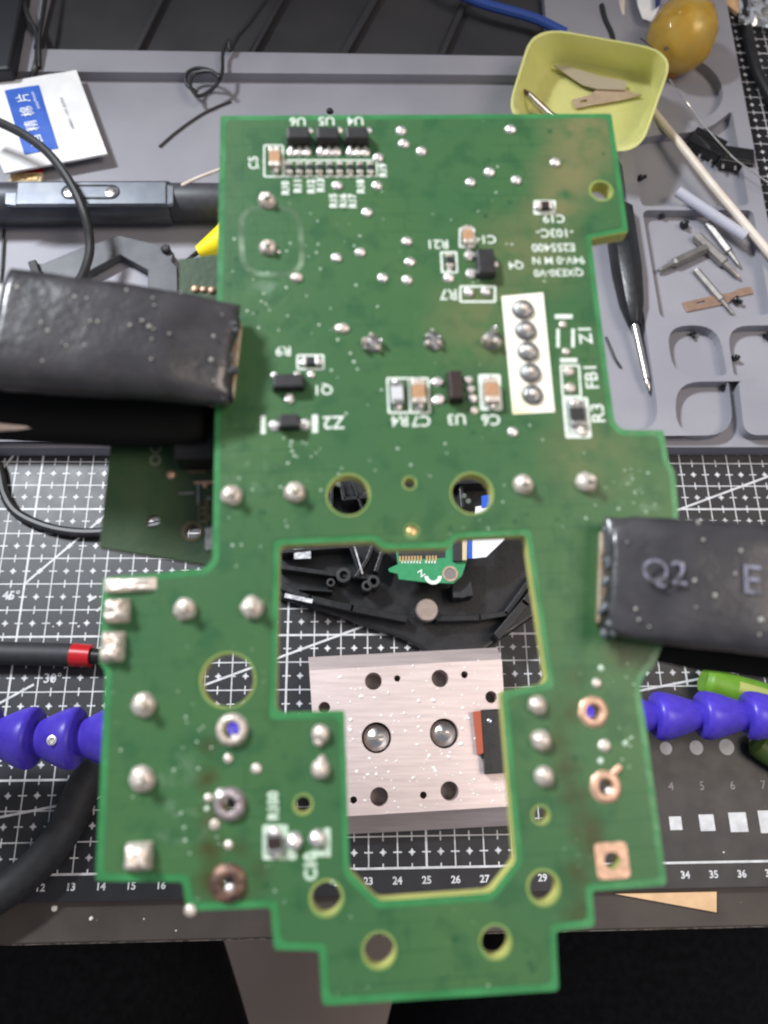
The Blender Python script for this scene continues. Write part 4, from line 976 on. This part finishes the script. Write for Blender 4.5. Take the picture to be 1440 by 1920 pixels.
def inside(p, loop):
    r = False
    for i in range(len(loop)):
        a_, b_ = loop[i - 1], loop[i]
        if (a_.y > p.y) != (b_.y > p.y) and p.x < (b_.x - a_.x) * (p.y - a_.y) / (b_.y - a_.y) + a_.x: r = not r
    return r
inner_ = pour_out
# flux and burn specks left on the mask
g = geo(); rnd = random.Random(3)
for px, py, n, sp in ((350, 1540, 8, 60), (320, 1450, 6, 50), (550, 840, 14, 22), (380, 1370, 10, 40), (480, 1650, 12, 60), (1180, 1390, 8, 30), (1200, 1270, 10, 30), (520, 560, 22, 60), (470, 990, 14, 60), (700, 820, 26, 120), (1000, 930, 16, 90), (1180, 920, 14, 50), (600, 430, 20, 90), (860, 420, 14, 110), (780, 1850, 8, 150)):
    for _ in range(n):
        x, y = px + rnd.gauss(0, sp), py + rnd.gauss(0, sp * .8); r = rnd.uniform(1.2, 3.2) * BS(x, y); p = B(x, y)
        if not inside(p, inner_) or inside(p, cut): continue
        add(g, *dome(Vector((p.x, p.y, .004)), r, r * .4, 7, 2, rnd.random() * 99, .5))
o = make('flux_specks', g, 'silk_soft', pcb, smooth=True); o['kind'] = 'stuff'

# ring pads
def ring_pad(px, py, ro, ri, m, square=False, hgt=.03):
    c = B(px, py); k = BS(px, py)
    if square:
        o_ = round_loop([Vector((c.x + a_ * ro * k, c.y + b_ * ro * k, 0)) for a_, b_ in ((-1, -1), (1, -1), (1, 1), (-1, 1))], .05, 5)
        return make('ring_pad', prism([o_, circ(c, ri * k, 24)[::-1]], .001, hgt), m, pcb, bevel=.012)
    g = lathe([(ri * k, -.10), (ri * k, hgt * .7), (ri * k * 1.25, hgt), (ro * k * .85, hgt * .8), (ro * k, .001)], 28, Vector((c.x, c.y, 0)), None, .06, int(px))
    return make('ring_pad', (g[0], [q for q in g[1] if len(q) == 4]), m, pcb, smooth='all')
ring_pad(1112, 1335, 29, 14, 'copper'); ring_pad(1135, 1475, 30, 14, 'copper'); ring_pad(1147, 1613, 31, 15, 'copper', True, .012)
make('copper_tail', tube([B(1148, 1455, .012), B(1156, 1444, .012), B(1164, 1437, .012)], .028, 8, 4, flat=.4), 'copper', pcb, smooth=True)
ring_pad(435, 1368, 31, 15, 'solder', hgt=.08); ring_pad(431, 1507, 31, 12, 'pink_solder', hgt=.07); ring_pad(428, 1655, 36, 13, 'burnt', hgt=.05)
dot(441, 1385, 8, 'silver', .8); dot(415, 1492, 15, 'silver', .9); dot(432, 1668, 11, 'silver', .5); dot(1143, 1484, 8, 'silver', .6); dot(772, 997, 9, 'gold', .3)

# surface mounted parts
def chip(name, px, py, w_, h_, hz, leads, m='chip', lm='silver', label=None):
    p = B(px, py); k = BS(px, py)
    o = make(name, box((p.x, p.y, hz / 2 + .012), (w_ * k, h_ * k, hz), 0, .12), m, pcb, bevel=.012)
    if label: o['label'] = label
    for dx, dy, lw, lh in leads:
        g = box((p.x + dx * k, p.y - dy * k, .022), (lw * k, lh * k, .034), 0, .15)
        make('lead', g, lm, o, bevel=.01)
        g2 = dome(Vector((p.x + dx * k * 1.04, p.y - dy * k * 1.06, .004)), max(lw, lh) * .55 * k, .03, 10, 3, int(px + dx))
        make('lead_solder', g2, 'silver', o, smooth=True)
    return o
for x in (560, 615, 669):
    chip('driver_chip', x, 265, 45, 28, .12, [(d, 24, 7, 18) for d in (-14, 0, 14)] + [(d, -19, 7, 10) for d in (-14, 14)])
chip('power_transistor', 542, 722, 62, 30, .10, [(-27, -19, 11, 12), (16, -19, 11, 12), (0, 28, 13, 18)])
dot(583, 703, 8, 'silver', .6)
chip('protection_diode', 543, 796, 40, 28, .10, [(-27, 2, 22, 9), (28, 1, 22, 9)])
chip('regulator_chip', 852, 730, 28, 62, .11, [(-30, -14, 20, 10), (-30, 19, 20, 10), (27, -17, 16, 9), (29, 1, 16, 9), (31, 19, 16, 9)], 'chip_brown')
for x, y in ((815, 717), (817, 753)): dot(x, y, 8, 'silver', .7)
dot(889, 771, 8, 'solder', .6)
chip('small_transistor', 908, 500, 36, 56, .10, [(-25, -22, 20, 10), (-25, 14, 20, 10), (20, -2, 10, 12)])
def passive(name, px, py, w_, h_, m, vert=True, hz=.05, endm='silver', label=None):
    p = B(px, py); k = BS(px, py)
    o = make(name, box((p.x, p.y, hz / 2 + .010), (w_ * k, h_ * k, hz)), m, pcb, bevel=.006)
    if label: o['label'] = label
    for sg in (-1, 1):
        if vert: g = box((p.x, p.y + sg * h_ * .40 * k, hz / 2 + .010), (w_ * 1.06 * k, h_ * .24 * k, hz * 1.12))
        else: g = box((p.x + sg * w_ * .40 * k, p.y, hz / 2 + .010), (w_ * .24 * k, h_ * 1.06 * k, hz * 1.12))
        make('end_cap', g, endm, o, bevel=.008)
        q = (p.x, p.y + sg * h_ * .55 * k) if vert else (p.x + sg * w_ * .55 * k, p.y)
        make('solder_fillet', dome(Vector((*q, .003)), min(w_, h_) * .42 * k, hz * .7, 10, 3, int(px) + sg, .2), 'silver', o, smooth=True)
    return o
passive('capacitor', 516, 303, 20, 40, 'cap', True, .07, 'solder')
for i, x in enumerate((543, 562, 580, 599, 618, 637, 656, 675, 694)): passive('resistor', x, 319, 11, 22, 'chip', True, .035, 'solder')
passive('resistor', 583, 680, 30, 15, 'chip', False, .04)
passive('resistor', 744, 741, 22, 44, 'res_white', True, .05, 'solder_dark')
passive('capacitor', 784, 740, 24, 44, 'cap', True, .08, 'solder')
passive('capacitor', 919, 738, 24, 46, 'cap', True, .09, 'solder')
passive('capacitor', 876, 447, 18, 34, 'cap', True, .06, 'solder')
passive('resistor', 842, 492, 13, 26, 'chip', True, .035, 'solder')
passive('capacitor', 1020, 390, 26, 15, 'chip_brown', False, .05, 'solder')
passive('resistor', 1081, 780, 26, 44, 'chip', True, .04, 'solder_dark')
passive('resistor', 515, 1580, 26, 34, 'chip_brown', True, .05, 'solder_dark')
for x, y in ((878, 549), (911, 548)): dot(x, y, 10, 'silver', .7)
for x, y, r in ((1055, 609, 8), (1061, 660, 8), (1066, 697, 11), (1068, 728, 11), (1092, 812, 8)): dot(x, y, r, 'solder', .6)
for x, y in ((551, 1576), (596, 1571)): dot(x, y, 17, 'silver', .9)

# second small board hanging under the left edge
def B2(px, py, h): return B(px, py, h)
h2 = -.75
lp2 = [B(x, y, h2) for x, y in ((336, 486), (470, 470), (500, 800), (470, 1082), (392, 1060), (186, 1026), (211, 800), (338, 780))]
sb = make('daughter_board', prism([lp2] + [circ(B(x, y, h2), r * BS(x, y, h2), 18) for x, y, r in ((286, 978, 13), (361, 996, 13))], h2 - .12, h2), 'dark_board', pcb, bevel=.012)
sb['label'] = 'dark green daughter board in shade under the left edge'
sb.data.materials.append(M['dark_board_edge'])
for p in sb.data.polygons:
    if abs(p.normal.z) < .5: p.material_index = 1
def low(px, py, w_, h_, z, m, name): p = B(px, py, h2); k = BS(px, py, h2); return make(name, box((p.x, p.y, h2 + z / 2 + .003), (w_ * k, h_ * k, z)), m, sb, bevel=.008)
low(376, 838, 70, 90, .35, 'black_plastic', 'connector_block'); low(330, 745, 80, 10, .04, 'dark_board_edge', 'track'); low(384, 905, 40, 6, .02, 'copper', 'track'); low(370, 885, 34, 6, .02, 'dark_board_edge', 'track')
for x, y, r in ((321, 890, 9), (385, 910, 6), (366, 543, 8), (382, 543, 7), (398, 545, 8), (290, 785, 7)):
    p = B(x, y, h2); k = BS(x, y, h2); make('solder_bead', dome(Vector((p.x, p.y, h2 + .002)), r * k, r * k * .6, 12, 4, x), 'copper', sb, smooth=True)
for x, y, w_, h_ in ((372, 925, 6, 44), (388, 960, 8, 50), (374, 958, 5, 36), (393, 1010, 16, 44), (350, 925, 30, 5), (392, 935, 10, 8), (345, 815, 46, 7), (300, 800, 30, 8), (388, 790, 22, 26)):
    low(x, y, w_, h_, .012, ('dark_board_edge', 'solder_dark')[int(x + y) % 2], 'track')
low(346, 858, 16, 36, .07, 'chip', 'small_part')
p = B(361, 996, h2); k = BS(361, 996, h2); make('copper_ring', prism([circ(p, 20 * k, 20), circ(p, 14 * k, 20)[::-1]], h2 + .001, h2 + .008), 'dark_board_edge', sb)
for s, x, y in (('OO3', 292, 845), ('U1', 385, 965)):
    p = B(x, y, h2); make('lettering', place(to_height(text_geo(s, 1, .02), 22 * BS(x, y, h2)), (p.x, p.y, h2 + .006), radians(90)), mat('faded_print', (.16, .19, .13), .6), sb)
make('board_link', box((*B(440, 840, h2)[:2], -.44), (.18, 1.2, .60)), 'black_plastic', pcb, bevel=.01)
# part soldered beneath the cutout's left side
make('switch_body', box((*B(505, 1225, -.45)[:2], -.45), (.10, 1.0, .55)), mat('brown_switch', (.05, .018, .014), .45), pcb, bevel=.02)

# ================================================================ the two clips
def clip(label, tip_px, dir_px, hw, flare, seed, metal_from, tilt, cut_len, drop, grow, letters=()):
    o_ = B(*tip_px); d = (B(*dir_px) - o_).normalized(); yv = Vector((0, 0, 1)).cross(d)
    lm = Matrix(((d.x, yv.x, 0, o_.x), (d.y, yv.y, 0, o_.y), (0, 0, 1, 0), (0, 0, 0, 1)))
    e = empty('alligator_clip', mw=BM @ lm); tag(e, label, 'clip', 'alligator clips gripping the board')
    def sleeve(st, name, sd_, amp=.009):
        v, f = [], []; n = 40; ST = []
        for a_, b_ in zip(st, st[1:]):
            m_ = max(2, int((b_[0] - a_[0]) / .07))
            for i in range(m_):
                t = i / m_; ST.append([a_[q] * (1 - t) + b_[q] * t for q in range(5)])
        ST.append(list(st[-1]))
        for x, y, z, w_, t_ in ST:
            for j in range(n):
                a_ = 2 * pi * j / n; c_, s_ = cos(a_), sin(a_)
                px_ = Vector((x, y + w_ * math.copysign(abs(c_) ** .55, c_), z + t_ * math.copysign(abs(s_) ** .62, s_)))
                nz_ = noise.noise(px_ * 3.2 + Vector((sd_, 0, 0))) * amp + noise.noise(px_ * 9 + Vector((0, sd_, 0))) * amp * .5
                if x < .12: nz_ += noise.noise(px_ * 14) * .026; px_.x += noise.noise(Vector((a_ * 2.3, sd_, 1))) * .07
                v.append(px_ + Vector((0, c_, s_)) * nz_)
        for i in range(len(ST) - 1):
            for j in range(n): f.append((i * n + j, i * n + (j + 1) % n, (i + 1) * n + (j + 1) % n, (i + 1) * n + j))
        f.append(tuple((len(ST) - 1) * n + j for j in range(n)))
        v.append(Vector((ST[0][0] + .05, ST[0][1], ST[0][2]))); 
        for j in range(n): f.append((len(v) - 1, (j + 1) % n, j))
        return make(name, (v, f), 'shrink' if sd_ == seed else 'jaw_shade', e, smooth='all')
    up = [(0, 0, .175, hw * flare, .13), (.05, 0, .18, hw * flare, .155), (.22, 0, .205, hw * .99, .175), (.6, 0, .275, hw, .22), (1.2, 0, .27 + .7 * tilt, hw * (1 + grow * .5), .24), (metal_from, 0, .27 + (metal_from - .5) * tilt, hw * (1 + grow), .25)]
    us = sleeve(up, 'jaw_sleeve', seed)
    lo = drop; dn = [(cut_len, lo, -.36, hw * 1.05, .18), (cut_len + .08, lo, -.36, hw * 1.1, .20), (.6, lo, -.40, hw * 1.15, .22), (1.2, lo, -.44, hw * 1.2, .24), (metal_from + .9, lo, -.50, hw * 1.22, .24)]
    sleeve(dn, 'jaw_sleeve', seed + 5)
    make('metal_jaw', box((.088, 0, .045), (.22, hw * 1.5, .07)), 'tan_metal', e, bevel=.01)
    make('metal_jaw', box((.16, 0, -.165), (.20, hw * 1.5, .06)), 'tan_metal', e, bevel=.01)
    zt = .27 + (metal_from - .5) * tilt
    make('metal_shank', xf(box((1.4, 0, 0), (2.9, hw * 1.5, .34)), Matrix.Translation((metal_from - .1, 0, zt)) @ Matrix.Rotation(-math.atan(tilt), 4, 'Y')), 'steel', e, bevel=.05)
    make('metal_shank', xf(box((1.4, 0, 0), (3.2, hw * 1.3, .30)), Matrix.Translation((metal_from - .2, lo, -.50)) @ Matrix.Rotation(math.atan(tilt * .6), 4, 'Y')), 'steel', e, bevel=.12)
    make('spring_pivot', rod((metal_from + 1.6, -hw, .0), (metal_from + 1.6, hw, .0), .3, .3, 16), 'steel', e, smooth=True)
    g = geo(); rnd = random.Random(seed)
    for k in range(16):     # torn, flux crusted rim of the sleeve
        y = rnd.uniform(-hw, hw) * .98; add(g, *dome(Vector((rnd.uniform(-.02, .12), y, .28 + rnd.uniform(-.16, .035))), rnd.uniform(.02, .05), .035, 9, 4, k, .7))
    o = make('torn_rim', g, 'residue', us, smooth=True); o['kind'] = 'stuff'
    g = geo()
    for k in range(34):
        x, y = rnd.uniform(.08, metal_from), rnd.gauss(0, .55) * hw
        if abs(y) > hw * .93: continue
        c_ = abs(y) / hw; t_ = .22 + .02 * min(1, x); zz = .175 + max(0, x - .5) * tilt + .10 * min(1, x / .6) - .03 * (1 - min(1, x / .6)) + t_ * (max(0, 1 - c_ ** (2 / .55))) ** (.62 / 2)
        r = rnd.uniform(.009, .021) * (1.3 if k % 7 == 0 else 1); add(g, *dome(Vector((x, y, zz - .006)), r, r * .8, 8, 3, k, .5))
    o = make('dust_specks', g, 'dust', us, smooth=True); o['kind'] = 'stuff'
    for s, lx, ly, h, rz in letters:
        zz = .27 + .24 + (lx - .5) * tilt + .020
        g = to_height(text_geo(s, 1, .0), h); m_ = Matrix.Translation((lx, ly, zz)) @ Matrix.Rotation(-math.atan(tilt), 4, 'Y') @ Matrix.Rotation(rz, 4, 'Z')
        make('lettering', xf(g, m_), 'shrink_print', e)
    if drop:
        q = lm.inverted() @ B(30, 787, -.34)
        make('metal_tab', box((q.x, q.y, -.34), (.42, .24, .10), .1), 'tan_tab', e, bevel=.03)
    return e
M['tan_tab'] = mat('worn_tin_tab', (.80, .68, .58), .45, .2, col2=(.55, .36, .28), scale=3)
clip('black clip sleeve gripping the left edge of the green board, dusty and unlettered', (444, 682), (0, 650), .535, .96, 3, 2.05, .06, .30, .13, .09)
clip('black clip sleeve gripping the right edge of the green board, with pale letters', (1122, 1084), (1440, 1122), .575, .92, 9, 2.9, .11, .10, 0, .03, (('Q2', .40, .0, .25, .0), ('E', 1.14, .02, .25, .0)))
